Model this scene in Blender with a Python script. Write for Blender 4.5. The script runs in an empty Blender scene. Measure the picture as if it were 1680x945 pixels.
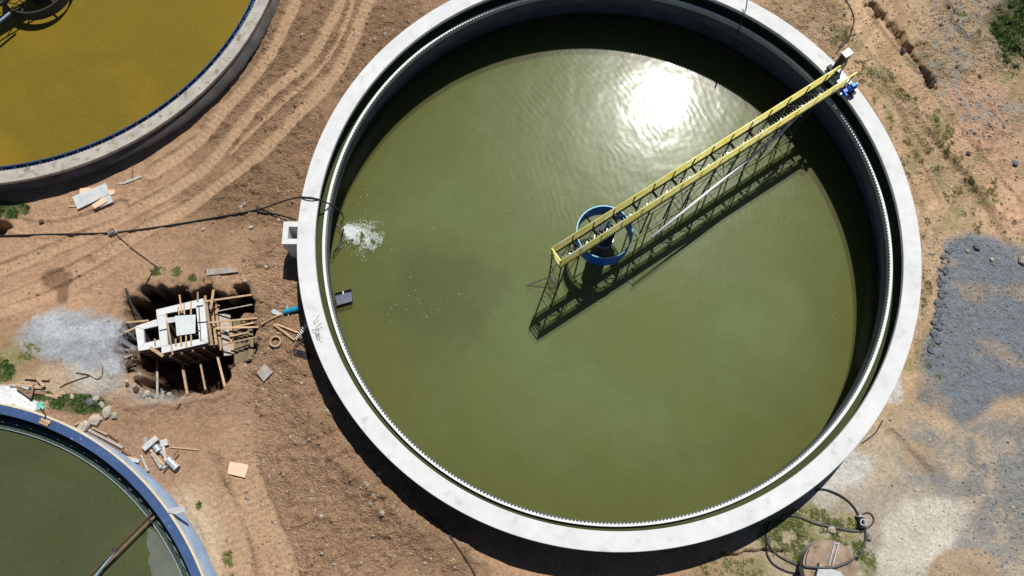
import bpy, math, random
import numpy as np
from mathutils import Vector
random.seed(7); rng = np.random.default_rng(7)
PI = math.pi
S = bpy.context.scene
COL = S.collection

# ------------------------------------------------------------------ camera, sky, sun, exposure
TILT = 0.2911; FPX = 1300.0; CAMZ = 35.81          # heights are metres above the top of the big tank's coping
cam_d = bpy.data.cameras.new('camera'); cam = bpy.data.objects.new('camera', cam_d); COL.objects.link(cam)
cam.location = (0, 0, CAMZ); cam.rotation_euler = (TILT, 0, 0)
cam_d.sensor_width = 36; cam_d.lens = 36 * FPX / 1680; cam_d.clip_start = 0.5; cam_d.clip_end = 3000
S.camera = cam
SUN = Vector((0.18039, 0.49160, 0.85193)).normalized()
world = bpy.data.worlds.new('World'); S.world = world; world.use_nodes = True
wn = world.node_tree; bg = wn.nodes['Background']
sky = wn.nodes.new('ShaderNodeTexSky'); sky.sky_type = 'NISHITA'; sky.sun_disc = False
sky.sun_elevation = math.radians(58.4); sky.sun_rotation = math.radians(20.15)
sky.air_density = 0.8; sky.dust_density = 0.3; sky.ozone_density = 1.5; sky.altitude = 400
wn.links.new(sky.outputs[0], bg.inputs[0]); bg.inputs[1].default_value = 0.05
sl = bpy.data.lights.new('sun', 'SUN'); sl.energy = 5.0; sl.angle = math.radians(0.53); sl.color = (1.0, 0.965, 0.91)
sun = bpy.data.objects.new('sun', sl); COL.objects.link(sun); sun.location = (10, 20, 60)
sun.rotation_euler = SUN.to_track_quat('Z', 'Y').to_euler()
S.view_settings.view_transform = 'Standard'; S.view_settings.look = 'None'
S.view_settings.exposure = -0.12; S.view_settings.gamma = 1.0; S.view_settings.use_curve_mapping = False
S.render.engine = 'CYCLES'

# ------------------------------------------------------------------ where a point of the place lies
CT, ST = math.cos(TILT), math.sin(TILT)
def at(px, py, z):
    x = (px - 840) / FPX; y = -(py - 472.5) / FPX
    dx, dy, dz = x, y * CT + ST, y * ST - CT
    s = (z - CAMZ) / dz
    return Vector((s * dx, s * dy, z))
def to_px(X, Y, Z):
    zc = Y * ST - (Z - CAMZ) * CT
    return 840 + FPX * X / zc, 472.5 - FPX * (Y * CT + (Z - CAMZ) * ST) / zc

GZ = -2.2                                            # general ground level
TC = Vector((4.644, 13.892, 0)); TR = 15.0           # big tank
UC = Vector((-27.55, 31.3, 0)); UR = 14.95; UZ = -0.8
LC = Vector((-26.09, -8.75, 0)); LR = 14.39; LZ = -0.6

# ------------------------------------------------------------------ noise in numpy
def _h(ix, iy, s):
    n = (ix.astype(np.int64) * 374761393 + iy.astype(np.int64) * 668265263 + s * 974634777) & 0xffffffff
    n = ((n ^ (n >> 13)) * 1274126177) & 0xffffffff
    return ((n ^ (n >> 16)) & 0xffff) / 65535.0
def vn(x, y, sc, s=0):
    x = np.asarray(x, float) / sc + 1000; y = np.asarray(y, float) / sc + 1000
    ix = np.floor(x); iy = np.floor(y); fx = x - ix; fy = y - iy
    fx = fx * fx * (3 - 2 * fx); fy = fy * fy * (3 - 2 * fy)
    a = _h(ix, iy, s); b = _h(ix + 1, iy, s); c = _h(ix, iy + 1, s); d = _h(ix + 1, iy + 1, s)
    return (a + (b - a) * fx) * (1 - fy) + (c + (d - c) * fx) * fy
def fbm(x, y, sc, o=4, s=0, g=0.5):
    t = 0; a = 1; n = 0
    for k in range(o):
        xr = x * math.cos(k * .7) - y * math.sin(k * .7); yr = x * math.sin(k * .7) + y * math.cos(k * .7)
        t = t + a * vn(xr, yr, sc / 2 ** k, s + k * 17); n += a; a *= g
    return t / n
def sstep(a, b, x): t = np.clip((x - a) / (b - a), 0, 1); return t * t * (3 - 2 * t)

def seg_dist(X, Y, pts):
    best = np.full(X.shape, 1e9); along = np.zeros(X.shape); acc = 0
    for (x0, y0), (x1, y1) in zip(pts[:-1], pts[1:]):
        dx, dy = x1 - x0, y1 - y0; L2 = dx * dx + dy * dy; L = math.sqrt(L2)
        t = np.clip(((X - x0) * dx + (Y - y0) * dy) / L2, 0, 1)
        d = np.hypot(X - x0 - t * dx, Y - y0 - t * dy)
        m = d < best; best = np.where(m, d, best); along = np.where(m, acc + t * L, along); acc += L
    return best, along
def gp(pts, z=GZ): return [tuple(at(a, b, z)[:2]) for a, b in pts]
def smooth_pts(pts, n=6):
    out = []
    P = [pts[0]] + list(pts) + [pts[-1]]
    for i in range(1, len(P) - 2):
        p0, p1, p2, p3 = [np.array(q, float) for q in P[i - 1:i + 3]]
        for k in range(n):
            t = k / n
            out.append(tuple(0.5 * (2 * p1 + (p2 - p0) * t + (2 * p0 - 5 * p1 + 4 * p2 - p3) * t * t + (3 * p1 - p0 - 3 * p2 + p3) * t ** 3)))
    out.append(tuple(pts[-1])); return out
def poly_sd(X, Y, pts):                               # signed distance, inside negative
    inside = np.zeros(X.shape, bool); d = np.full(X.shape, 1e9); n = len(pts)
    for i in range(n):
        x0, y0 = pts[i]; x1, y1 = pts[(i + 1) % n]
        c = ((y0 > Y) != (y1 > Y))
        with np.errstate(divide='ignore', invalid='ignore'):
            xi = (x1 - x0) * (Y - y0) / ((y1 - y0) if y1 != y0 else 1e-9) + x0
        inside ^= (c & (X < xi))
        dx, dy = x1 - x0, y1 - y0
        t = np.clip(((X - x0) * dx + (Y - y0) * dy) / (dx * dx + dy * dy + 1e-12), 0, 1)
        d = np.minimum(d, np.hypot(X - x0 - t * dx, Y - y0 - t * dy))
    return np.where(inside, -d, d)

TRACKS = [   # wheel tracks pressed into the soil: pixel path, half width
    ([(566, -30), (560, 0), (543, 36), (522, 75), (496, 107), (457, 141), (411, 186), (360, 250), (300, 301), (229, 341), (143, 385), (60, 420), (-20, 450)], .30),
    ([(612, -30), (606, 0), (588, 40), (573, 80), (553, 116), (514, 162), (471, 206), (420, 258), (357, 304), (314, 337), (257, 366), (200, 400), (143, 433), (57, 474), (-20, 510)], .33),
    ([(585, -20), (568, 40), (540, 92), (500, 136), (440, 190), (380, 250)], .12),
    ([(250, 400), (190, 432), (100, 480), (-20, 530)], .3),
    ([(-20, 345), (40, 372), (110, 372), (200, 340)], .35),
    ([(486, 5), (451, 78), (417, 128), (370, 180), (330, 230), (250, 285)], .32),
    ([(396, 640), (392, 700), (400, 770), (425, 840), (455, 910), (470, 960)], .7),
    ([(300, 700), (330, 790), (370, 860), (390, 960)], .8),
    ([(1388, -20), (1410, 25), (1450, 80), (1495, 130), (1545, 195), (1600, 270), (1660, 340)], .6),
    ([(1410, 110), (1440, 160), (1480, 230), (1530, 330)], .4),
]
PIT = gp([(196, 522), (206, 492), (232, 474), (262, 466), (300, 470), (350, 466), (362, 478), (372, 486), (386, 476), (404, 474), (414, 490), (416, 510), (398, 522),
          (410, 530), (424, 540), (414, 598), (388, 604), (376, 600), (372, 628), (336, 642), (300, 650), (262, 658), (240, 660), (228, 620), (206, 600), (204, 556)])
HOLE2 = gp([(-30, 356), (14, 358), (26, 372), (8, 388), (-30, 392)])
GULLY = gp([(1432, 5), (1448, 25), (1462, 42), (1480, 62), (1492, 84), (1506, 102), (1524, 122), (1532, 136)])
GRV = gp([(1552, 398), (1590, 386), (1640, 396), (1720, 410), (1720, 640), (1640, 648), (1580, 690), (1512, 650), (1516, 590), (1534, 520), (1548, 450)])
CRACK = gp([(1184, 906), (1198, 911), (1212, 912), (1226, 905), (1240, 906), (1256, 903), (1270, 905), (1284, 905)])
RUTS = [gp(p) for p in ([(1500, 190), (1560, 270), (1620, 350), (1650, 400)], [(1440, 130), (1480, 190), (1520, 250)],
                        [(1545, 0), (1560, 40), (1600, 80)], [(1462, 715), (1490, 745), (1520, 775)])]

def blob(px, py, cx, cy, rx, ry, warp, soft=.35):
    d = np.hypot((px - cx) / rx, (py - cy) / ry) + warp
    return 1 - sstep(1 - soft, 1 + soft, d)

def rough_zone(px, py, w):
    r = np.maximum.reduce([
        blob(px, py, 640, 90, 130, 90, w), blob(px, py, 470, 250, 80, 120, w), blob(px, py, 430, 330, 120, 50, w), blob(px, py, 450, 460, 60, 90, w),
        blob(px, py, 560, 820, 200, 150, w), blob(px, py, 470, 640, 70, 110, w), blob(px, py, 1320, 40, 80, 60, w), blob(px, py, 1600, 60, 130, 80, w),
        blob(px, py, 470, 80, 60, 90, w), blob(px, py, 400, 190, 60, 60, w), blob(px, py, 540, 60, 40, 80, w), blob(px, py, 1560, 200, 130, 120, w) * .7, blob(px, py, 330, 600, 180, 120, w) * .35])
    return r

def height(X, Y):
    X = np.asarray(X, float); Y = np.asarray(Y, float)
    px, py = to_px(X, Y, GZ)
    warp = (fbm(X, Y, 2.2, 3, 5) - .5) * .8
    z = np.full(X.shape, GZ) + (fbm(X, Y, 7, 3, 1) - .5) * .35 + (fbm(X, Y, 1.6, 3, 2) - .5) * .16
    r = rough_zone(px, py, warp)
    clod = fbm(X, Y, .34, 3, 9, .65)
    clod = np.clip(clod - .47, 0, 1) * 2.2
    lines = np.abs(vn(X * .8 + Y * .6 + warp, (Y * .8 - X * .6) * 3.2, .55, 31) - .5)
    z = z + r * (clod * .24 + lines * .09) + (1 - r) * (fbm(X, Y, .3, 3, 11) - .5) * .045
    for pts, hw in TRACKS:
        d, al = seg_dist(X, Y, gp(smooth_pts(pts, 3)))
        m = 1 - sstep(hw * .8, hw * 1.25, d)
        fade = sstep(.2, 4.5, al) if pts[0][1] > 200 and pts[0][0] > 0 else 1.0; m = m * fade
        tread = (np.sin(al * 2 * PI / .31) * .5 + .5) * .034 * (1 - sstep(hw * .6, hw * .95, d))
        base = GZ - .07 + (fbm(X, Y, 7, 3, 1) - .5) * .35
        z = z * (1 - m * .85) + (base + tread) * m * .85
        z = z + .06 * np.exp(-((d - hw * 1.25) / .1) ** 2) * fade
    # banks of loose soil near the big tank, lower trench at its foot
    dt = np.hypot(X - TC.x, Y - TC.y) - TR; ang = np.degrees(np.arctan2(Y - TC.y, X - TC.x))
    bank = np.exp(-((ang + 132) / 26) ** 2) * np.exp(-((dt - 1.5 - .5 * warp) / .9) ** 2)
    z = z + bank * .45 * (0.6 + fbm(X, Y, .5, 3, 41))
    z = z - np.exp(-((ang + 112) / 22) ** 2) * (1 - sstep(.4, 1.6 + warp, dt)) * .35
    # around the lower left tank the ground climbs almost to the rim, except at the right where the wall shows
    dl = np.hypot(X - LC.x, Y - LC.y) - LR; al_ = np.degrees(np.arctan2(Y - LC.y, X - LC.x))
    up = sstep(44, 74, al_) * (1 - sstep(1.5, 6.5, dl))
    z = z + up * 1.25
    # small slope up to the upper left tank
    du = np.hypot(X - UC.x, Y - UC.y) - UR
    z = z + .12 * (1 - sstep(.5, 3, du))
    wall = (fbm(X, Y, .7, 3, 21) - .5) * .6
    sd = poly_sd(X, Y, PIT) + (fbm(X, Y, .38, 3, 27) - .5) * .75 + (fbm(X, Y, 1.1, 2, 28) - .5) * .5
    near = np.maximum(1 - sstep(-.25 + wall, .55 + wall, -sd - .1), 0)
    depth = sstep(0, .45, -sd + wall * .4)
    z = z - depth * (3.1 + (fbm(X, Y, .5, 3, 23) - .5) * 1.3)
    z = z + np.exp(-((sd - .35) / .25) ** 2) * .1
    # pit's left and right shoulders are shallower ledges
    led = np.exp(-(((px - 216) / 13) ** 2 + ((py - 590) / 42) ** 2)) + np.exp(-(((px - 392) / 22) ** 2 + ((py - 510) / 14) ** 2)) + np.exp(-(((px - 228) / 16) ** 2 + ((py - 490) / 10) ** 2)) + .8 * np.exp(-(((px - 262) / 34) ** 2 + ((py - 650) / 12) ** 2))
    z = np.where(sd < 0, z + np.clip(led, 0, 1) * depth * 1.7, z)
    sd2 = poly_sd(X, Y, HOLE2); z = z - sstep(0, .5, -sd2 + wall * .3) * 1.2
    d, _ = seg_dist(X, Y, GULLY); gw = .05 + .55 * fbm(X, Y, .55, 3, 61) ** 1.6
    z = z - (1 - sstep(gw * .6, gw * 1.25, d + (fbm(X, Y, .45, 3, 63) - .5) * .7)) * (.25 + .5 * fbm(X, Y, 1.1, 2, 64))
    d, _ = seg_dist(X, Y, CRACK); z = z - (1 - sstep(.03, .12, d + (vn(X, Y, .25, 77) - .5) * .08)) * .3
    for rt in RUTS:
        d, _ = seg_dist(X, Y, rt); z = z - (1 - sstep(.1, .4, d + warp * .3)) * .16
    z = z + (.07 + .09 * (fbm(X, Y, .28, 3, 88) - .5)) * (1 - sstep(-.2, .3, poly_sd(X, Y, GRV) + warp * .6)) + (.09 + .1 * (fbm(X, Y, .35, 3, 89) - .5)) * np.clip(blob(px, py, 135, 560, 78, 46, warp * .6, .15) + blob(px, py, 170, 615, 38, 42, warp * .6, .2), 0, 1)
    # heaps: sand at the bottom right, spoil on the far left
    z = z + .55 * blob(px, py, 1578, 950, 66, 52, warp * .2, .6)
    far = sstep(45, 140, np.hypot(X, Y - 13)); z = z * (1 - far) + (GZ + (fbm(X, Y, 60, 3, 3) - .5) * 3) * far
    return z
def gz(x, y): return float(height(np.array([x]), np.array([y]))[0])
def gat(px, py, dz=0):
    z = GZ
    for _ in range(3):
        p = at(px, py, z); z = gz(p.x, p.y)
    p = at(px, py, z); p.z = z + dz; return p

# ------------------------------------------------------------------ materials
def lin(r, g, b, k=1.0):
    f = lambda c: ((c / 255 + .055) / 1.055) ** 2.4 if c > 10 else c / 255 / 12.92
    return (f(r) * k, f(g) * k, f(b) * k, 1)
def mat(name, c1, c2=None, scale=3.0, rough=.85, metal=0.0, bump=0.0, bscale=None, spots=None, obj_rand=0.0, detail=6):
    m = bpy.data.materials.new(name); m.use_nodes = True; nt = m.node_tree; N = nt.nodes; L = nt.links
    b = N['Principled BSDF']; b.inputs['Roughness'].default_value = rough; b.inputs['Metallic'].default_value = metal
    tc = N.new('ShaderNodeTexCoord')
    src = tc.outputs['Object']
    no = N.new('ShaderNodeTexNoise'); no.inputs['Scale'].default_value = scale; no.inputs['Detail'].default_value = detail
    no.inputs['Roughness'].default_value = .65; L.new(src, no.inputs['Vector'])
    ramp = N.new('ShaderNodeValToRGB'); ramp.color_ramp.elements[0].position = .33; ramp.color_ramp.elements[1].position = .68
    ramp.color_ramp.elements[0].color = c1; ramp.color_ramp.elements[1].color = c2 or c1
    L.new(no.outputs['Fac'], ramp.inputs[0]); out = ramp.outputs[0]
    if spots:
        n2 = N.new('ShaderNodeTexNoise'); n2.inputs['Scale'].default_value = spots[1]; n2.inputs['Detail'].default_value = 8; L.new(src, n2.inputs['Vector'])
        r2 = N.new('ShaderNodeMapRange'); r2.inputs[1].default_value = spots[2]; r2.inputs[2].default_value = spots[3]; L.new(n2.outputs['Fac'], r2.inputs[0])
        mx = N.new('ShaderNodeMix'); mx.data_type = 'RGBA'; L.new(r2.outputs[0], mx.inputs[0]); L.new(out, mx.inputs[6]); mx.inputs[7].default_value = spots[0]; out = mx.outputs[2]
    if obj_rand:
        oi = N.new('ShaderNodeObjectInfo'); mr = N.new('ShaderNodeMapRange'); mr.inputs[3].default_value = 1 - obj_rand; mr.inputs[4].default_value = 1 + obj_rand * .5
        L.new(oi.outputs['Random'], mr.inputs[0]); hs = N.new('ShaderNodeHueSaturation'); L.new(mr.outputs[0], hs.inputs['Value']); L.new(out, hs.inputs['Color']); out = hs.outputs[0]
    L.new(out, b.inputs['Base Color'])
    if bump:
        n3 = N.new('ShaderNodeTexNoise'); n3.inputs['Scale'].default_value = bscale or scale * 6; n3.inputs['Detail'].default_value = 5; L.new(src, n3.inputs['Vector'])
        bp = N.new('ShaderNodeBump'); bp.inputs['Strength'].default_value = bump; bp.inputs['Distance'].default_value = .03
        L.new(n3.outputs['Fac'], bp.inputs['Height']); L.new(bp.outputs[0], b.inputs['Normal'])
    return m
M = {}
M['coping'] = mat('pale_concrete', (.62, .635, .63, 1), (.74, .75, .745, 1), .9, .9, bump=.25, bscale=10, spots=((.48, .46, .42, 1), 1.9, .56, .85))
M['dark'] = mat('shade_dark_concrete', (.045, .055, .08, 1), (.09, .105, .14, 1), .9, .8, bump=.2, bscale=9)  # shade inside the tank put into a dark colour for the concrete
M['conc'] = mat('grey_concrete', (.33, .34, .35, 1), (.45, .46, .46, 1), .9, .9, bump=.2, bscale=9, spots=((.2, .2, .19, 1), 1.3, .58, .78))
M['ring'] = mat('ring_concrete', (.70, .72, .73, 1), (.80, .81, .80, 1), 2, .85, bump=.1)
M['oldcop'] = mat('weathered_coping', (.34, .31, .26, 1), (.50, .47, .42, 1), 2.2, .95, bump=.3, bscale=16, spots=((.22, .18, .13, 1), 3.1, .56, .72))
M['oldwall'] = mat('stained_wall', (.07, .072, .07, 1), (.15, .145, .135, 1), 1.2, .95, bump=.3, bscale=8, spots=((.11, .07, .05, 1), .9, .52, .68))
M['weir'] = mat('weir_plate', (.34, .37, .40, 1), (.46, .49, .52, 1), 5, .4)
M['blue'] = mat('blue_paint', lin(46, 72, 114), lin(60, 88, 134), .8, .6, bump=.1, spots=(lin(120, 150, 190), 4.2, .64, .74))
M['lblue'] = mat('faded_blue_wall', lin(118, 140, 170), lin(150, 168, 190), 1.5, .85, bump=.15)
M['cream'] = mat('cream_edge', lin(205, 190, 160), lin(225, 212, 185), 4, .9)
M['blut'] = mat('blue_gutter_paint', lin(26, 58, 96), lin(44, 84, 130), 2, .6)
M['algae'] = mat('algae_concrete', lin(30, 48, 44), lin(52, 74, 62), 4, .8, spots=(lin(90, 110, 90), 9, .6, .75))
M['drum'] = mat('drum_blue', lin(6, 84, 190), lin(16, 112, 225), 2, .45)
M['drum'].node_tree.nodes['Principled BSDF'].inputs['Specular IOR Level'].default_value = .15
M['drumrim'] = mat('drum_rim', lin(90, 176, 215), lin(150, 205, 228), 5, .5)
M['yellow'] = mat('yellow_paint', lin(226, 212, 84), lin(246, 238, 150), 3, .5, spots=(lin(246, 240, 196), 2.2, .5, .66))
M['yellow'].node_tree.nodes['Principled BSDF'].inputs['Specular IOR Level'].default_value = .4
M['steel'] = mat('dark_steel', (.014, .016, .022, 1), (.035, .037, .045, 1), 6, .6)
M['zinc'] = mat('galvanised', (.42, .46, .52, 1), (.62, .66, .7, 1), 6, .4, metal=.3)
M['white'] = mat('white_paint', (.74, .74, .74, 1), (.84, .84, .84, 1), 4, .6)
M['motor'] = mat('motor_blue', lin(10, 70, 190), lin(20, 110, 215), 6, .35)
M['teal'] = mat('teal_plastic', lin(20, 150, 180), lin(60, 190, 205), 6, .45)
M['pipeblue'] = mat('pipe_blue', lin(0, 130, 175), lin(10, 150, 195), 6, .4)
M['wood'] = mat('raw_timber', lin(176, 142, 106), lin(214, 184, 148), 7, .85, bump=.3, bscale=40, obj_rand=.3)
M['owood'] = mat('old_timber', lin(110, 84, 66), lin(150, 122, 98), 7, .9, bump=.3, bscale=40, obj_rand=.35)
M['gwood'] = mat('grey_board', lin(150, 142, 130), lin(190, 184, 174), 5, .9, bump=.2, bscale=30, obj_rand=.25)
M['ply'] = mat('shutter_board', lin(112, 98, 74), lin(148, 134, 104), 3, .9, bump=.2, obj_rand=.2)
M['sheet'] = mat('pale_sheet', lin(176, 180, 182), lin(208, 210, 210), 3, .8, bump=.1, obj_rand=.12, spots=(lin(196, 180, 158), 3, .6, .7))
M['pink'] = mat('pink_board', lin(236, 190, 160), lin(242, 204, 178), 3, .85, spots=(lin(200, 150, 120), 14, .68, .72))
M['rubber'] = mat('black_rubber', (.012, .012, .013, 1), (.03, .03, .03, 1), 5, .65)
M['hose'] = mat('grey_hose', (.05, .05, .048, 1), (.10, .10, .095, 1), 5, .5)
M['rust'] = mat('rusty_rod', lin(70, 52, 44), lin(100, 76, 60), 9, .8)
M['rebar'] = mat('dull_bar', (.02, .02, .022, 1), (.05, .045, .045, 1), 9, .7)
M['rock'] = mat('blue_grey_rock', lin(84, 88, 96), lin(132, 138, 144), 3, .95, bump=.5, bscale=10, obj_rand=.35)
M['prock'] = mat('pale_rock', lin(150, 140, 122), lin(196, 188, 172), 3, .95, bump=.5, bscale=10, obj_rand=.3)
M['clod'] = mat('soil_clod', lin(132, 104, 76), lin(178, 146, 112), 3, 1, bump=.5, bscale=10)
M['foam'] = mat('white_foam', (.5, .56, .55, 1), (.78, .82, .82, 1), 5, .7)
M['scum'] = mat('grey_scum', lin(86, 92, 82), lin(104, 110, 98), .9, .5)
M['grass'] = mat('grass_green', lin(34, 56, 20), lin(104, 126, 58), 4, .8, detail=3)
M['weed'] = mat('weed_olive', lin(84, 98, 42), lin(128, 134, 70), .8, .85, detail=3)
M['yellowcord'] = mat('yellow_cord', lin(170, 150, 60), lin(200, 180, 90), 5, .8)
M['tealcloth'] = mat('teal_cloth', lin(90, 190, 175), lin(140, 215, 200), 4, .9)

def water(name, c1, c2, c3, ripple_at=None, rough=.13, bumpk=.05, clear=.3, nscale=.16, ring=0, zones=False):
    m = bpy.data.materials.new(name); m.use_nodes = True; nt = m.node_tree; N = nt.nodes; L = nt.links
    for n in list(N):
        if n.type != 'OUTPUT_MATERIAL': N.remove(n)
    out = N['Material Output']; tc = N.new('ShaderNodeTexCoord')
    def noise(sc, det=4, vec=None, r=.55):
        n = N.new('ShaderNodeTexNoise'); n.inputs['Scale'].default_value = sc; n.inputs['Detail'].default_value = det; n.inputs['Roughness'].default_value = r
        L.new(vec or tc.outputs['Object'], n.inputs['Vector']); return n
    n1 = noise(nscale, 4); rp = N.new('ShaderNodeValToRGB'); e = rp.color_ramp.elements
    e[0].position = .36; e[0].color = c1; e[1].position = .64; e[1].color = c2; k = e.new(.5); k.color = c3
    L.new(n1.outputs['Fac'], rp.inputs[0])
    n5 = noise(5.5, 6); mr = N.new('ShaderNodeMapRange'); mr.inputs[1].default_value = .25; mr.inputs[2].default_value = .75; mr.inputs[3].default_value = .9; mr.inputs[4].default_value = 1.1
    L.new(n5.outputs['Fac'], mr.inputs[0]); hs = N.new('ShaderNodeHueSaturation'); L.new(mr.outputs[0], hs.inputs['Value']); L.new(rp.outputs[0], hs.inputs['Color'])
    colr = hs.outputs[0]
    if zones:      # silt plume drifting from the inflow, browner water along the wall
        def zone(center, r0, r1, sock, c, k, nsc):
            vs_ = N.new('ShaderNodeVectorMath'); vs_.operation = 'DISTANCE'; vs_.inputs[1].default_value = center; L.new(tc.outputs['Object'], vs_.inputs[0])
            nn = noise(nsc, 5); ma = N.new('ShaderNodeMath'); ma.operation = 'MULTIPLY_ADD'; ma.inputs[1].default_value = 4.5; L.new(nn.outputs['Fac'], ma.inputs[0]); L.new(vs_.outputs['Value'], ma.inputs[2])
            mp_ = N.new('ShaderNodeMapRange'); mp_.interpolation_type = 'SMOOTHSTEP'; mp_.inputs[1].default_value = r0 + 2.25; mp_.inputs[2].default_value = r1 + 2.25; mp_.inputs[3].default_value = 0; mp_.inputs[4].default_value = k; L.new(ma.outputs[0], mp_.inputs[0])
            mx_ = N.new('ShaderNodeMix'); mx_.data_type = 'RGBA'; L.new(mp_.outputs[0], mx_.inputs[0]); L.new(sock, mx_.inputs[6]); mx_.inputs[7].default_value = c; return mx_.outputs[2]
        colr = zone((TC.x, TC.y, 0), 7.5, 14.2, colr, lin(84, 80, 40), .75, .5)
        colr = zone((SPL.x + 4.2, SPL.y - 3.6, 0), 4.5, 1.2, colr, lin(74, 77, 58), .7, .7)
        colr = zone((SPL.x + 1.0, SPL.y - 7.5, 0), 4.0, 1.0, colr, lin(98, 92, 56), .6, .7)
    df = N.new('ShaderNodeBsdfDiffuse'); L.new(colr, df.inputs[0])
    tr = N.new('ShaderNodeBsdfTransparent'); tr.inputs[0].default_value = (.9, .95, .8, 1)
    m1 = N.new('ShaderNodeMixShader'); m1.inputs[0].default_value = clear; L.new(df.outputs[0], m1.inputs[1]); L.new(tr.outputs[0], m1.inputs[2])
    # ripples
    a = noise(.75, 2); b = noise(3.2, 2)
    add = N.new('ShaderNodeMath'); add.operation = 'MULTIPLY_ADD'; add.inputs[1].default_value = .1; L.new(b.outputs['Fac'], add.inputs[0]); L.new(a.outputs['Fac'], add.inputs[2]); hgt = add.outputs[0]
    if ripple_at is not None:
        mp = N.new('ShaderNodeVectorMath'); mp.operation = 'SUBTRACT'; mp.inputs[1].default_value = ripple_at; L.new(tc.outputs['Object'], mp.inputs[0])
        wv = N.new('ShaderNodeTexWave'); wv.wave_type = 'RINGS'; wv.rings_direction = 'Z'; wv.inputs['Scale'].default_value = .85; wv.inputs['Distortion'].default_value = 13; wv.inputs['Detail'].default_value = 3
        wv.inputs['Detail Scale'].default_value = .35; wv.inputs['Detail Roughness'].default_value = .6
        L.new(mp.outputs[0], wv.inputs['Vector'])
        ad2 = N.new('ShaderNodeMath'); ad2.operation = 'MULTIPLY_ADD'; rn = noise(.35, 3); rm = N.new('ShaderNodeMapRange'); rm.inputs[1].default_value = .42; rm.inputs[2].default_value = .66; rm.inputs[3].default_value = .12; rm.inputs[4].default_value = 1.1; L.new(rn.outputs['Fac'], rm.inputs[0]); wm_ = N.new('ShaderNodeMath'); wm_.operation = 'MULTIPLY'; L.new(wv.outputs['Fac'], wm_.inputs[0]); L.new(rm.outputs[0], wm_.inputs[1])
        ad2.inputs[1].default_value = ring; L.new(wm_.outputs[0], ad2.inputs[0]); L.new(hgt, ad2.inputs[2]); hgt = ad2.outputs[0]
    bp = N.new('ShaderNodeBump'); bp.inputs['Strength'].default_value = 1; bp.inputs['Distance'].default_value = bumpk; L.new(hgt, bp.inputs['Height'])
    gl = N.new('ShaderNodeBsdfGlossy'); gl.inputs['Roughness'].default_value = rough; gl.inputs[0].default_value = (1, 1, 1, 1); L.new(bp.outputs[0], gl.inputs['Normal'])
    gl2 = N.new('ShaderNodeBsdfGlossy'); gl2.inputs['Roughness'].default_value = .24; gl2.inputs[0].default_value = (1, 1, 1, 1); L.new(bp.outputs[0], gl2.inputs['Normal'])
    mg = N.new('ShaderNodeMixShader'); mg.inputs[0].default_value = .24; L.new(gl.outputs[0], mg.inputs[1]); L.new(gl2.outputs[0], mg.inputs[2])
    fr = N.new('ShaderNodeFresnel'); fr.inputs[0].default_value = 1.33
    m2 = N.new('ShaderNodeMixShader'); L.new(fr.outputs[0], m2.inputs[0]); L.new(m1.outputs[0], m2.inputs[1]); L.new(mg.outputs[0], m2.inputs[2])
    L.new(m2.outputs[0], out.inputs[0]); return m

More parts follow.
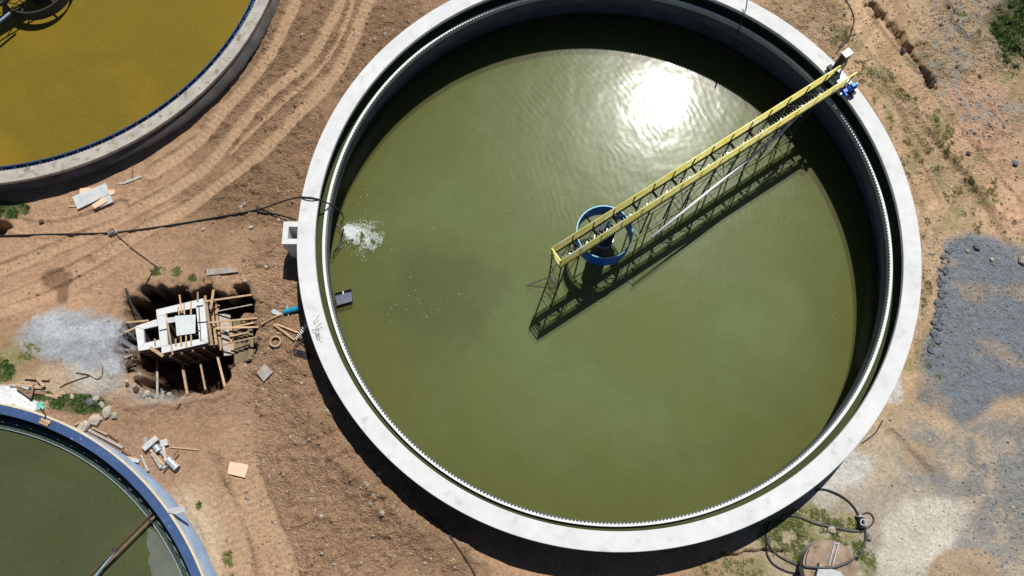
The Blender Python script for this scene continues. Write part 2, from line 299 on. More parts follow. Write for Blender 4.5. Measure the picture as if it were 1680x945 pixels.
# ------------------------------------------------------------------ mesh helpers
class MB:
    def __init__(s): s.v = []; s.f = []
    def add(s, vs, fs):
        o = len(s.v); s.v += [tuple(v) for v in vs]; s.f += [tuple(i + o for i in f) for f in fs]; return s
    def prism(s, pts, z0, z1):                       # pts: xy list anticlockwise, z0/z1 number or list
        n = len(pts); a = z0 if hasattr(z0, '__len__') else [z0] * n; b = z1 if hasattr(z1, '__len__') else [z1] * n
        vs = [(p[0], p[1], a[i]) for i, p in enumerate(pts)] + [(p[0], p[1], b[i]) for i, p in enumerate(pts)]
        fs = [tuple(reversed(range(n))), tuple(range(n, 2 * n))] + [(i, (i + 1) % n, n + (i + 1) % n, n + i) for i in range(n)]
        return s.add(vs, fs)
    def bar(s, a, b, w, h, up=(0, 0, 1)):            # a box from a to b, w wide, h deep, centred
        a = Vector(a); b = Vector(b); d = (b - a).normalized(); u = Vector(up)
        if abs(d.dot(u)) > .98: u = Vector((1, 0, 0))
        r = d.cross(u).normalized(); u = r.cross(d).normalized()
        vs = [p + r * sx * w / 2 + u * sy * h / 2 for p in (a, b) for sx, sy in ((-1, -1), (1, -1), (1, 1), (-1, 1))]
        return s.add(vs, [(0, 1, 2, 3), (7, 6, 5, 4), (0, 4, 5, 1), (1, 5, 6, 2), (2, 6, 7, 3), (3, 7, 4, 0)])
    def tube(s, pts, r, n=6, closed=False):
        pts = [Vector(p) for p in pts]; rings = []
        for i, p in enumerate(pts):
            a = pts[i - 1] if i or closed else p; b = pts[(i + 1) % len(pts)] if i < len(pts) - 1 or closed else p
            d = (b - a).normalized(); u = Vector((0, 0, 1)) if abs(d.z) < .95 else Vector((1, 0, 0))
            x = d.cross(u).normalized(); y = x.cross(d); rr = r if not hasattr(r, '__len__') else r[i]
            rings.append([p + x * rr * math.cos(2 * PI * k / n) + y * rr * math.sin(2 * PI * k / n) for k in range(n)])
        vs = [v for R in rings for v in R]; m = len(pts); fs = []
        for i in range(m if closed else m - 1):
            j = (i + 1) % m
            for k in range(n): fs.append((i * n + k, i * n + (k + 1) % n, j * n + (k + 1) % n, j * n + k))
        if not closed: fs += [tuple(reversed(range(n))), tuple((m - 1) * n + k for k in range(n))]
        return s.add(vs, fs)
    def lathe(s, prof, c, n=360, a0=0, a1=360):      # prof: closed list of (r, z)
        full = abs(a1 - a0) >= 360; m = len(prof); k = n if full else n + 1; vs = []
        for i in range(k):
            a = math.radians(a0 + (a1 - a0) * i / n)
            for r, z in prof: vs.append((c[0] + r * math.cos(a), c[1] + r * math.sin(a), z))
        fs = []
        for i in range(n):
            j = (i + 1) % k
            for q in range(m):
                w = (q + 1) % m; fs.append((i * m + q, j * m + q, j * m + w, i * m + w))
        if not full: fs += [tuple(reversed(range(m))), tuple(n * m + q for q in range(m))]
        return s.add(vs, fs)
    def disc(s, c, r, z, n=128):
        return s.add([(c[0] + r * math.cos(2 * PI * i / n), c[1] + r * math.sin(2 * PI * i / n), z) for i in range(n)], [tuple(range(n))])
    def build(s, name, m, parent=None, origin=None, smooth=False):
        V = np.array(s.v, float)
        if parent is not None: o = np.array(parent.matrix_world.translation if parent.get('_w') is None else parent['_w'])
        elif origin is not None: o = np.array(origin)
        else: o = np.array([(V[:, 0].min() + V[:, 0].max()) / 2, (V[:, 1].min() + V[:, 1].max()) / 2, V[:, 2].min()])
        me = bpy.data.meshes.new(name); me.from_pydata((V - o).tolist(), [], s.f); me.materials.append(m)
        if smooth: me.polygons.foreach_set('use_smooth', [True] * len(me.polygons))
        ob = bpy.data.objects.new(name, me); COL.objects.link(ob)
        if parent is not None:
            ob.parent = parent; W[ob.name] = o
        else:
            ob.location = o; W[ob.name] = o
        return ob
W = {}
class Pn:                                            # parts keep world coordinates relative to the thing's base
    pass
def part(name, mb, m, parent, smooth=False, label=None):
    V = np.array(mb.v, float); o = W[parent.name]
    me = bpy.data.meshes.new(name); me.from_pydata((V - o).tolist(), [], mb.f); me.materials.append(m)
    if smooth: me.polygons.foreach_set('use_smooth', [True] * len(me.polygons))
    ob = bpy.data.objects.new(name, me); COL.objects.link(ob); ob.parent = parent; W[ob.name] = o
    if label: ob['label'] = label
    return ob
def tag(o, label=None, cat=None, group=None, kind=None):
    if label: o['label'] = label
    if cat: o['category'] = cat
    if group: o['group'] = group
    if kind: o['kind'] = kind
    return o
def thing(name, loc, label, cat, group=None):
    o = bpy.data.objects.new(name, None); COL.objects.link(o); o.location = loc; o.empty_display_size = .3
    W[o.name] = np.array(loc, float); return tag(o, label, cat, group)
def top(name, mb, m, label, cat, group=None, smooth=False):
    return tag(mb.build(name, m, smooth=smooth), label, cat, group)
def scol(o, attr='Col'): return o

# ------------------------------------------------------------------ the ground: one sheet to the horizon
def axis(lo, hi, step, lo2, hi2, step2, far):
    a = list(np.arange(lo, hi, step)); b = list(np.arange(hi, hi2, step2)); c = list(np.arange(lo, lo2, -step2))[1:]
    g = [b[-1]]; st = step2
    while g[-1] < far: st *= 1.35; g.append(g[-1] + st)
    h = [c[-1]]; st = step2
    while h[-1] > -far: st *= 1.35; h.append(h[-1] - st)
    return np.array(h[::-1][:-1] + c[::-1] + a + b + g[1:])
xs = axis(-30.5, 30.5, .075, -45, 34, .35, 900); ys = axis(-3.2, 30.2, .075, -25, 48, .35, 900)
X, Y = np.meshgrid(xs, ys); Z = height(X, Y)
nx, ny = len(xs), len(ys)
PX, PY = to_px(X, Y, GZ)
wp = (fbm(X, Y, 2.6, 4, 90) - .5) * .9; wq = (fbm(X, Y, .8, 4, 95) - .5) * 1.0
n_big = fbm(X, Y, 4, 4, 50); n_mid = fbm(X, Y, .9, 4, 52); n_fine = fbm(X, Y, .22, 3, 54)
def c3(r, g, b): return np.array(lin(r, g, b)[:3])
def mixc(A, c, m): return A + (c - A) * m[..., None]
A = np.zeros(X.shape + (3,)) + c3(160, 126, 94)
A = mixc(A, c3(176, 138, 104), sstep(.42, .62, n_big)); A = mixc(A, c3(146, 114, 82), sstep(.5, .72, n_mid) * .5)
lb = 1 - sstep(600, 900, PX)
A = mixc(A, c3(172, 134, 102), blob(PX, PY, 380, 800, 260, 190, wp) * .7)
A = mixc(A, c3(132, 102, 70), np.clip(blob(PX, PY, 540, 130, 240, 210, wp) + blob(PX, PY, 400, 300, 110, 70, wp), 0, 1) * .55)
rgt = sstep(1150, 1300, PX)
A = mixc(A, c3(190, 160, 122), rgt * .85)
A = mixc(A, c3(158, 126, 86), rgt * sstep(.5, .66, n_mid) * .6)
A = mixc(A, c3(200, 156, 124), np.clip(blob(PX, PY, 1610, 215, 60, 90, wp + wq) + blob(PX, PY, 1660, 330, 40, 60, wp + wq), 0, 1) * .8)
A = mixc(A, c3(150, 148, 140), np.clip(blob(PX, PY, 1600, 40, 80, 60, wp + wq) + blob(PX, PY, 1640, 180, 60, 22, wp + wq) + blob(PX, PY, 1550, 110, 40, 40, wp + wq), 0, 1) * sstep(.4, .6, n_fine) * .8)
trk = np.zeros(X.shape)
for pts, hw in TRACKS[:-2]:
    d, al_t = seg_dist(X, Y, gp(smooth_pts(pts, 3))); fd = sstep(.2, 5, al_t) if pts[0][1] > 200 and pts[0][0] > 0 else 1.0
    A = mixc(A, c3(190, 155, 118), (1 - sstep(hw * .7, hw * 1.6, d + wq * .25)) * .65 * fd); trk = np.maximum(trk, (1 - sstep(hw * .8, hw * 1.2, d)) * fd)
for pts, hw in TRACKS[-2:]:
    d, _ = seg_dist(X, Y, gp(smooth_pts(pts, 3))); A = mixc(A, c3(206, 166, 124), (1 - sstep(hw * .6, hw * 1.6, d + wq * .4)) * .6)
A = mixc(A, c3(182, 142, 108), blob(PX, PY, 120, 420, 170, 90, wp) * .6)
A = mixc(A, c3(122, 90, 64), np.clip(blob(PX, PY, 95, 458, 26, 17, wp * .8, .2) + blob(PX, PY, 105, 482, 9, 17, wp, .3) + .6 * blob(PX, PY, 150, 425, 8, 6, wp), 0, 1) * .8)
low = sstep(640, 760, PY) * rgt
A = mixc(A, c3(184, 168, 144), low * .8)
A = mixc(A, c3(150, 146, 142), low * sstep(.48, .62, n_big) * .5)
sdg = poly_sd(X, Y, GRV)
gm = 1 - sstep(-.25, .45, sdg + wq * .5 + wp * .5)
gravel = c3(120, 127, 135)
A = mixc(A, gravel, gm * (1 - .45 * sstep(.62, .8, fbm(X, Y, 1.6, 4, 99)) ))
gm2 = np.clip(blob(PX, PY, 1650, 790, 80, 70, wp * 1.6 + wq * .8, .5) + blob(PX, PY, 1610, 880, 50, 60, wp * 1.6 + wq, .4) + .7 * blob(PX, PY, 1560, 760, 60, 40, wp * 1.5 + wq, .5) + .6 * blob(PX, PY, 1500, 740, 30, 60, wp + wq), 0, 1)
gm2 = np.clip(gm2 + .65 * sstep(1575, 1650, PX + wp * 60 + wq * 30) * sstep(640, 700, PY), 0, 1)
A = mixc(A, c3(126, 130, 132), gm2 * .75 * sstep(.3, .55, n_mid + (n_fine - .5) * .5))
A = mixc(A, c3(176, 146, 110), np.clip(blob(PX, PY, 1510, 750, 30, 22, wp + wq) + blob(PX, PY, 1600, 930, 80, 40, wp * .4, .2) * .0, 0, 1) * .6)
A = mixc(A, c3(204, 196, 180), np.clip(blob(PX, PY, 1490, 880, 62, 62, wp * 1.2 + wq * .8, .3) + .8 * blob(PX, PY, 1440, 935, 50, 40, wp + wq, .3) + .8 * blob(PX, PY, 1545, 850, 40, 30, wp + wq), 0, 1) * .85)
A = mixc(A, c3(204, 206, 206), np.clip(blob(PX, PY, 1385, 770, 44, 26, wp + wq) + blob(PX, PY, 1462, 640, 16, 22, wp + wq) + .7 * blob(PX, PY, 1340, 815, 28, 16, wp + wq), 0, 1) * .7)
A = mixc(A, c3(172, 148, 118), blob(PX, PY, 1578, 945, 62, 46, wp * .25, .1))
lg = np.clip(blob(PX, PY, 135, 560, 78, 46, wp * .6 + wq * .5, .22) + blob(PX, PY, 170, 615, 38, 42, wp * .6 + wq * .5, .25), 0, 1)
A = mixc(A, c3(148, 156, 166), lg * .9); A = mixc(A, c3(180, 186, 194), lg * sstep(.5, .68, n_mid) * .6)
A = mixc(A, c3(196, 176, 144), np.clip(blob(PX, PY, 120, 640, 70, 34, wp + wq) + blob(PX, PY, 310, 900, 50, 90, wp * .4, .3), 0, 1) * .6)
wh = np.clip(blob(PX, PY, 12, 655, 56, 20, wq * .7, .1) + blob(PX, PY, 70, 672, 16, 18, wq * .6, .15), 0, 1)
A = mixc(A, c3(232, 234, 236), wh)
gr = np.clip(blob(PX, PY, 8, 618, 42, 26, wq * .6, .2) + blob(PX, PY, 15, 345, 38, 13, wq * .5, .2) + blob(PX, PY, 150, 668, 40, 14, wq * .8, .3) + blob(PX, PY, 1672, 45, 50, 52, wq * .6, .25), 0, 1)
A = mixc(A, c3(74, 88, 40), gr * .85)
ol = np.clip(blob(PX, PY, 1330, 880, 90, 50, wp + wq * .9, .5) + blob(PX, PY, 1400, 925, 40, 40, wp + wq, .5) + .7 * blob(PX, PY, 1200, 930, 60, 25, wp + wq, .5), 0, 1)
A = mixc(A, c3(128, 126, 72), ol * (.35 + .5 * sstep(.4, .6, n_mid)))
wd = np.zeros(X.shape)
for k, (a, b, ra, rb) in enumerate([(1430, 120, 22, 12), (1445, 140, 14, 16), (1548, 200, 18, 26), (1500, 250, 12, 30), (1602, 262, 14, 16), (1545, 290, 14, 34), (1590, 305, 20, 14), (1570, 345, 12, 26), (1500, 100, 20, 10),
                                   (1415, 130, 12, 8), (1560, 370, 14, 12), (1520, 500, 8, 40), (1510, 590, 10, 20), (1495, 600, 10, 10), (1460, 200, 8, 30), (1375, 60, 20, 18), (1660, 110, 26, 30), (1610, 330, 24, 10), (260, 448, 16, 8), (290, 445, 8, 8), (45, 590, 40, 18), (40, 600, 50, 30)]):
    wd = np.maximum(wd, blob(PX, PY, a, b, ra, rb, wp + wq, .5))
A = mixc(A, c3(130, 130, 78), wd * (.2 + .6 * sstep(.45, .6, n_fine)))
streak = vn((X * .83 - Y * .55) * 1.0, (X * .55 + Y * .83) * .25, .35, 120)
A = mixc(A, c3(150, 128, 84), rgt * (1 - low) * sstep(.6, .8, streak) * .5 * (1 - gm))
pit_shade = sstep(.2, 1.2, GZ - Z); A = mixc(A, c3(64, 48, 36), pit_shade * .9)  # shade of the pit painted into the soil colour, darker with depth
led = np.exp(-(((PX - 262) / 40) ** 2 + ((PY - 652) / 12) ** 2)); A = mixc(A, c3(176, 172, 166), np.clip(led, 0, 1) * .8)
A = mixc(A, c3(110, 82, 56), (1 - sstep(0, .3, seg_dist(X, Y, GULLY)[0])) * .7)
A *= (.84 + .32 * n_fine)[..., None]
rz = rough_zone(PX, PY, (fbm(X, Y, 2.2, 3, 5) - .5) * .8); A *= (1 - .0 * rz)[..., None]
A *= 1.13 * np.array([1.0, 1.0, .98]); lum = (A @ np.array([.3, .55, .15]))[..., None]; A = lum + (A - lum) * .84
far = sstep(40, 120, np.hypot(X, Y - 13)); A = mixc(A, c3(120, 118, 74), far)
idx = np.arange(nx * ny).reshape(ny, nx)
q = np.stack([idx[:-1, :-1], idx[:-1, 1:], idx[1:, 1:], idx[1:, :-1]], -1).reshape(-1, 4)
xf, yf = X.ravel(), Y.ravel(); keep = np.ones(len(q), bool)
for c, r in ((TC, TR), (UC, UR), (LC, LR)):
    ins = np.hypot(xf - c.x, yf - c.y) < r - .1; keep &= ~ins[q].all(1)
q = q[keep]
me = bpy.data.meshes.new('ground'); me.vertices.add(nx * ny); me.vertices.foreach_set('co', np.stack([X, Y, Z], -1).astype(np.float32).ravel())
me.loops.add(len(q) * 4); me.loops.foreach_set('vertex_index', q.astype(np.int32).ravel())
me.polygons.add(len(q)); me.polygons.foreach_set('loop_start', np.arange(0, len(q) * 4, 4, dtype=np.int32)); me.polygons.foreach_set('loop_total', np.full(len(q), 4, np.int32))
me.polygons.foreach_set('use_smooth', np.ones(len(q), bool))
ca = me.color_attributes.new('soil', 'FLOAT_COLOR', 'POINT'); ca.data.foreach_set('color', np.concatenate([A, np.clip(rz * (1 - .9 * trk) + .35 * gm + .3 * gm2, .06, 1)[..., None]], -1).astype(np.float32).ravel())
me.update(calc_edges=True); me.validate()
gm_ = bpy.data.materials.new('bare_soil'); gm_.use_nodes = True; N = gm_.node_tree.nodes; L = gm_.node_tree.links; b = N['Principled BSDF']; b.inputs['Roughness'].default_value = .97; b.inputs['Specular IOR Level'].default_value = .15
vc = N.new('ShaderNodeVertexColor'); vc.layer_name = 'soil'; tc = N.new('ShaderNodeTexCoord')
n1 = N.new('ShaderNodeTexNoise'); n1.inputs['Scale'].default_value = 7; n1.inputs['Detail'].default_value = 8; n1.inputs['Roughness'].default_value = .72; L.new(tc.outputs['Object'], n1.inputs['Vector'])
mr = N.new('ShaderNodeMapRange'); mr.inputs[1].default_value = .3; mr.inputs[2].default_value = .7; mr.inputs[3].default_value = .68; mr.inputs[4].default_value = 1.3; L.new(n1.outputs['Fac'], mr.inputs[0])
hs = N.new('ShaderNodeHueSaturation'); L.new(mr.outputs[0], hs.inputs['Value']); L.new(vc.outputs[0], hs.inputs['Color']); L.new(hs.outputs[0], b.inputs['Base Color'])
n2 = N.new('ShaderNodeTexNoise'); n2.inputs['Scale'].default_value = 6; n2.inputs['Detail'].default_value = 9; n2.inputs['Roughness'].default_value = .75; L.new(tc.outputs['Object'], n2.inputs['Vector'])
vo = N.new('ShaderNodeTexVoronoi'); vo.inputs['Scale'].default_value = 7.5; vo.inputs['Randomness'].default_value = 1; L.new(tc.outputs['Object'], vo.inputs['Vector'])
vo2 = N.new('ShaderNodeTexVoronoi'); vo2.inputs['Scale'].default_value = 15; L.new(tc.outputs['Object'], vo2.inputs['Vector'])
v1 = N.new('ShaderNodeMath'); v1.operation = 'ADD'; L.new(vo.outputs['Distance'], v1.inputs[0]); L.new(vo2.outputs['Distance'], v1.inputs[1])
v2 = N.new('ShaderNodeMath'); v2.operation = 'MULTIPLY'; L.new(v1.outputs[0], v2.inputs[0]); L.new(vc.outputs['Alpha'], v2.inputs[1])
v3 = N.new('ShaderNodeMath'); v3.operation = 'MULTIPLY_ADD'; v3.inputs[1].default_value = -.36; L.new(v2.outputs[0], v3.inputs[0])
v4 = N.new('ShaderNodeMapRange'); v4.inputs[3].default_value = .6; v4.inputs[4].default_value = 1; L.new(vc.outputs['Alpha'], v4.inputs[0]); v5 = N.new('ShaderNodeMath'); v5.operation = 'MULTIPLY'; L.new(n2.outputs['Fac'], v5.inputs[0]); L.new(v4.outputs[0], v5.inputs[1]); L.new(v5.outputs[0], v3.inputs[2])
bp = N.new('ShaderNodeBump'); bp.inputs['Strength'].default_value = 1; bp.inputs['Distance'].default_value = .19; L.new(v3.outputs[0], bp.inputs['Height']); L.new(bp.outputs[0], b.inputs['Normal'])
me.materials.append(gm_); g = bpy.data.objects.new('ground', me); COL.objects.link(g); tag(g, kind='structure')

# ------------------------------------------------------------------ big round tank
WZ = -3.5
SPL = at(590, 382, WZ)
big = thing('settling_tank', (TC.x, TC.y, -6.2), 'largest round tank, with a broad white coping and a yellow bridge over green water', 'tank')
part('outer_wall', MB().lathe([(14.5, -6.2), (14.9, -6.2), (14.9, -.2), (14.5, -.2)], TC), M['dark'], big, True)
part('coping', MB().lathe([(14.14, -.197), (15.0, -.197), (15.0, -.02), (14.98, 0), (14.16, 0), (14.14, -.02)], TC), M['coping'], big)
part('floor', MB().lathe([(0.01, -6.2), (14.499, -6.2), (14.499, -6.0), (0.01, -6.0)], TC, 120), M['dark'], big)
lw = part('launder_wall', MB().lathe([(13.785, -1.62), (13.94, -1.62), (13.94, -.76), (13.785, -.76)], TC), M['dark'], big)
part('launder_cap', MB().lathe([(13.78, -.758), (13.943, -.758), (13.943, -.695), (13.78, -.695)], TC), M['ring'], big)
part('launder_floor', MB().lathe([(13.945, -1.6), (14.498, -1.6), (14.498, -1.45), (13.945, -1.45)], TC), M['dark'], big)
def teeth(c, r, z0, zt, zn, count, thick=.012, a0=0, a1=360):
    mb = MB(); vs = []; n = count * 2
    full = abs(a1 - a0) >= 360; k = n if full else n + 1
    for i in range(k):
        a = math.radians(a0 + (a1 - a0) * i / n); z1 = zt if i % 2 else zn
        for rr, z in ((r, z0), (r + thick, z0), (r + thick, z1), (r, z1)): vs.append((c[0] + rr * math.cos(a), c[1] + rr * math.sin(a), z))
    fs = []
    for i in range(n):
        j = (i + 1) % k
        for q_ in range(4): w_ = (q_ + 1) % 4; fs.append((i * 4 + q_, j * 4 + q_, j * 4 + w_, i * 4 + w_))
    return mb.add(vs, fs)
part('weir_plate', teeth(TC, 13.762, -.93, -.53, -.68, 520), M['weir'], big)
sl_ = MB()
wm = water('murky_green_water', lin(103, 109, 66), lin(113, 123, 86), lin(103, 112, 76), ripple_at=(SPL.x, SPL.y, 0), rough=.06, bumpk=.013, ring=.10, clear=.42, zones=True)
w1 = tag(MB().disc(TC, 14.49, WZ, 256).build('water', wm, origin=(0, 0, WZ)), kind='structure')
w1b = tag(MB().lathe([(13.95, -1.3), (14.495, -1.3), (14.495, -.86), (13.95, -.86)], TC).build('channel_water', water('channel_green', lin(66, 74, 46), lin(76, 84, 56), lin(70, 78, 50), clear=0), origin=(0, 0, 0)), kind='structure')
silt = mat('suspended_silt', lin(150, 158, 104), lin(136, 144, 92), .3, 1)
tag(MB().disc(TC, 14.49, WZ - .3, 128).build('silt_layer', silt, origin=(0, 0, WZ - .3)), kind='structure')

# inlet box built against the tank's left side
bx = [at(465, 363, 0), at(497.5, 363, 0), at(497.5, 400, 0), at(467, 400, 0)]
x0, x1 = bx[0].x, bx[1].x + .0; y1, y0 = bx[0].y, bx[2].y; zt = -.03
x1 = TC.x - math.sqrt(15.0 ** 2 - (y0 - TC.y) ** 2) + .0
mb = MB(); t = .27
box = thing('inlet_box', ((x0 + x1) / 2, (y0 + y1) / 2, -2.9), 'small square open white concrete box joined to the left side of the largest tank', 'concrete box')
for a, b_ in (((x0, y0), (x1, y0 + t)), ((x0, y1 - t), (x1, y1)), ((x0, y0 + t + .002), (x0 + t, y1 - t - .002))):
    part('side_wall', MB().prism([(a[0], a[1]), (b_[0], a[1]), (b_[0], b_[1]), (a[0], b_[1])], -2.9, zt), M['coping'], box)
part('floor', MB().prism([(x0 + t + .002, y0 + t + .002), (x1, y0 + t + .002), (x1, y1 - t - .002), (x0 + t + .002, y1 - t - .002)], -2.88, -2.5), M['dark'], box)

# ------------------------------------------------------------------ scraper bridge over the big tank
UV = Vector((.83334, .55276, 0)); NV = Vector((-.55276, .83334, 0)); OFF = -.13
def P(s, n, z): v = TC + UV * s + NV * (n + OFF); return Vector((v.x, v.y, z))
S0, S1 = -3.2, 14.7; HW = .37; DK = .18
br = thing('scraper_bridge', P(14.4, 0, 0), 'long yellow railed steel walkway reaching from the rim to the middle of the largest tank', 'bridge')
for sgn in (-1, 1):
    n = sgn * HW
    hr = part('handrail', MB().tube([P(S0, n, 1.1), P(S1, n, 1.1)], .045, 8), M['yellow'], br, True)
    for z_ in (.88, .66, .44): part('rail', MB().tube([P(S0, n, z_), P(S1 - .5, n, z_)], .043, 8), M['yellow'], hr, True)
    part('toe_board', MB().bar(P(S0, n + sgn * .02, DK + .06), P(S1 - .5, n + sgn * .02, DK + .06), .06, .1), M['yellow'], hr)
    s_ = S0 + .02
    while s_ < S1: part('post', MB().bar(P(s_, n - sgn * .03, DK), P(s_, n - sgn * .03, 1.06), .05, .05), M['steel'], hr); s_ += 1.19
    part('top_chord', MB().bar(P(S0, n, DK - .07), P(S1 - .2, n, DK - .07), .09, .12), M['steel'], br)
    zb = -3.25
    if sgn < 0 or 1:
        part('bottom_chord', MB().bar(P(1.9, n, zb), P(12.6, n, zb), .035, .035), M['steel'], br)
    posts = [-3.1, -2.05, 2.15, 3.65, 4.95, 6.25, 7.7, 9.1, 10.2, 11.2, 12.5]
    for p_ in posts: part('truss_post', MB().bar(P(p_, n, DK - .13), P(p_, n, -3.45 if p_ < 0 or p_ in (4.95, 7.7, 10.2) else zb), .06, .06), M['steel'], br)
    for a, b_ in (zip(posts[2:-1], posts[3:]) if sgn < 0 else zip(posts[3:-1:2], posts[4::2])):
        part('truss_diagonal', MB().bar(P(a, n, zb), P(b_, n, DK - .13), .02, .02), M['steel'], br)
    part('truss_diagonal', MB().bar(P(-3.1, n, -3.2), P(-2.05, n, DK - .13), .03, .03), M['steel'], br)
part('end_rail', MB().bar(P(S0, -HW, 1.1), P(S0, HW, 1.1), .06, .06).bar(P(S0, -HW, .8), P(S0, HW, .8), .03, .09).bar(P(S0, -HW, .5), P(S0, HW, .5), .03, .09).bar(P(S0, -HW, .26), P(S0, HW, .26), .015, .17), M['yellow'], br)
s_ = S0 + .05; k = 0
while s_ < S1 - .3:
    part('cross_beam', MB().bar(P(s_, -HW, DK - .07), P(s_, HW, DK - .07), .1, .1), M['steel'], br); s_ += 1.19; k += 1
s_ = S0 + .1
while s_ < S1 - 1.2:
    m_ = MB()
    for n in (-.24, -.12, 0, .12, .24): m_.bar(P(s_, n, DK - .008), P(s_ + 1.17, n, DK - .008), .006, .02)
    for q_ in range(1, 10, 2): m_.bar(P(s_ + q_ * .1, -HW + .05, DK + .012), P(s_ + q_ * .1, HW - .05, DK + .012), .007, .014)
    part('deck_grating', m_, M['zinc'], br); zz_ = 1 if int(s_ * 2) % 2 else -1; part('deck_brace', MB().bar(P(s_ + .05, -HW * .9 * zz_, DK - .05), P(s_ + 1.15, HW * .9 * zz_, DK - .05), .035, .03), M['zinc'], br); s_ += 1.19
for k, p_ in enumerate([-3.1, 2.15, 4.95, 7.7, 10.2, 12.5]):
    part('cross_brace', MB().bar(P(p_, -HW, -3.2), P(p_, HW, -3.2), .04, .04).bar(P(p_, -HW, -3.1), P(p_, HW, -1.5), .025, .025).bar(P(p_, -HW, -1.5), P(p_, HW, -1.5), .03, .03), M['steel'], br)
# outrigger at the free end
o1 = at(865, 467, -3.42)
part('outrigger', MB().bar(P(-3.1, HW, -3.42), o1, .028, .03).bar(P(-3.1, -HW, -3.42), o1, .028, .03).bar(P(-3.1, HW, -3.42), P(-3.1, -HW, -3.42), .04, .04).bar(P(-3.1, HW, -2.3), P(-3.1, -HW, -2.3), .03, .03).bar(P(-3.1, HW, -2.9), P(-3.1, -HW, -2.9), .03, .03), M['steel'], br)
# scum skimming pipe slung beside the bridge, with its hangers
pa, pb = at(1068, 390, -.72), at(1222, 266, -.22); pc = at(1330, 169, -.1)
pts = [pa, pa.lerp(pb, .5), pb, pb.lerp(pc, .5) + Vector((.06, -.1, 0)), pc]
sk = part('skimmer_pipe', MB().tube(pts, .072, 8), M['white'], br, True)
for f in (.02, .27, .52, .77, .98):
    q_ = pa.lerp(pb, f / .59) if f < .59 else pb.lerp(pc, (f - .59) / .41); s2 = (q_ - TC).dot(UV); part('hanger', MB().bar(q_, P(s2 + .1, -HW, -.05 if f > .5 else -.9), .02, .02).bar(q_, P(s2 - .5, -HW, DK - .1), .015, .015), M['steel'], sk)
part('skimmer_cable', MB().tube([P(11.6, -HW - .1, -.4), P(10.8, -HW - .5, -.55), P(9.9, -HW - .55, -.9), P(9.2, -HW - .5, -1.9)], .02, 5), M['steel'], br)
# drive end: end carriage, wheels, motor, cabinet
part('end_carriage', MB().bar(P(14.42, -1.05, .2), P(14.42, .95, .2), .26, .16), M['steel'], br)
part('carriage_plate', MB().bar(P(14.35, -.3, .33), P(14.35, .3, .33), .5, .03), M['zinc'], br)
for n in (-.85, .8):
    wv_ = part('wheel', MB().tube([P(14.36, n, .14), P(14.48, n, .14)], .138, 18), M['rubber'], br)
    part('hub', MB().tube([P(14.33, n, .14), P(14.51, n, .14)], .05, 10), M['zinc'], wv_)
mo = part('motor', MB().tube([P(14.12, -.72, .48), P(14.62, -.72, .48)], .16, 14), M['motor'], br, True)
for q_ in range(6): part('cooling_fin', MB().tube([P(14.2 + q_ * .07, -.72, .48), P(14.215 + q_ * .07, -.72, .48)], .175, 14), M['motor'], mo)
part('terminal_box', MB().bar(P(14.3, -.72, .69), P(14.5, -.72, .69), .16, .1), M['teal'], mo)
part('end_cap', MB().tube([P(14.62, -.72, .48), P(14.74, -.72, .48)], .11, 12), M['zinc'], mo)
part('gearbox', MB().bar(P(13.86, -.66, .42), P(14.12, -.66, .42), .26, .28).tube([P(13.9, -.95, .42), P(13.9, -.6, .42)], .09, 10), M['motor'], br)
part('gear_cover', MB().bar(P(13.7, -.58, .36), P(13.84, -.58, .36), .3, .16), M['zinc'], br)
cb = part('control_cabinet', MB().prism([tuple(P(a, b_, 0)[:2]) for a, b_ in ((14.5, .47), (14.92, .47), (14.92, .78), (14.5, .78))], .35, 1.5), M['steel'], br)
part('cabinet_lid', MB().prism([tuple(P(a, b_, 0)[:2]) for a, b_ in ((14.46, .44), (14.96, .44), (14.96, .82), (14.46, .82))], 1.502, 1.55), M['white'], cb)
part('cabinet_bracket', MB().bar(P(14.42, .62, .24), P(14.72, .62, .33), .1, .06), M['steel'], br)
# feed well drum hung in the middle, with the centre column
DC = at(992, 380, -1.0)
dr = thing('feed_well', (DC.x, DC.y, -2.15), 'open blue drum under the bridge in the middle of the largest tank', 'drum')
part('shell', MB().lathe([(1.36, -2.15), (1.40, -2.15), (1.40, -1.03), (1.36, -1.03)], DC, 64), M['drum'], dr, False)
part('rim', MB().lathe([(1.35, -1.028), (1.41, -1.028), (1.41, -1.0), (1.35, -1.0)], DC, 64), M['drumrim'], dr)
for a in (35, 125, 215, 305):
    ra = math.radians(a); part('spoke', MB().bar((DC.x + .42 * math.cos(ra), DC.y + .42 * math.sin(ra), -1.9), (DC.x + 1.36 * math.cos(ra), DC.y + 1.36 * math.sin(ra), -1.9), .06, .08), M['steel'], dr)
cc = thing('centre_column', (TC.x, TC.y, -6.0), 'dark round column standing inside the blue drum', 'column')
part('shaft', MB().tube([(TC.x, TC.y, -6.0), (TC.x, TC.y, -.75)], .46, 24), M['steel'], cc, False)  # shadow inside the drum put into the column's dark colour
part('collar', MB().lathe([(.5, -1.95), (.46, -1.95), (.46, -1.85), (.5, -1.85)], TC, 24), M['zinc'], cc)
part('turntable', MB().tube([(TC.x, TC.y, -.748), (TC.x, TC.y, -.5)], .34, 20), M['steel'], cc)
part('slip_ring', MB().tube([(TC.x, TC.y, -.498), (TC.x, TC.y, .04)], .1, 12), M['steel'], cc)
p_ = at(995, 357, .35); part('cap', MB().tube([(TC.x, TC.y, .042), (TC.x, TC.y, .36)], .09, 12), M['teal'], cc)

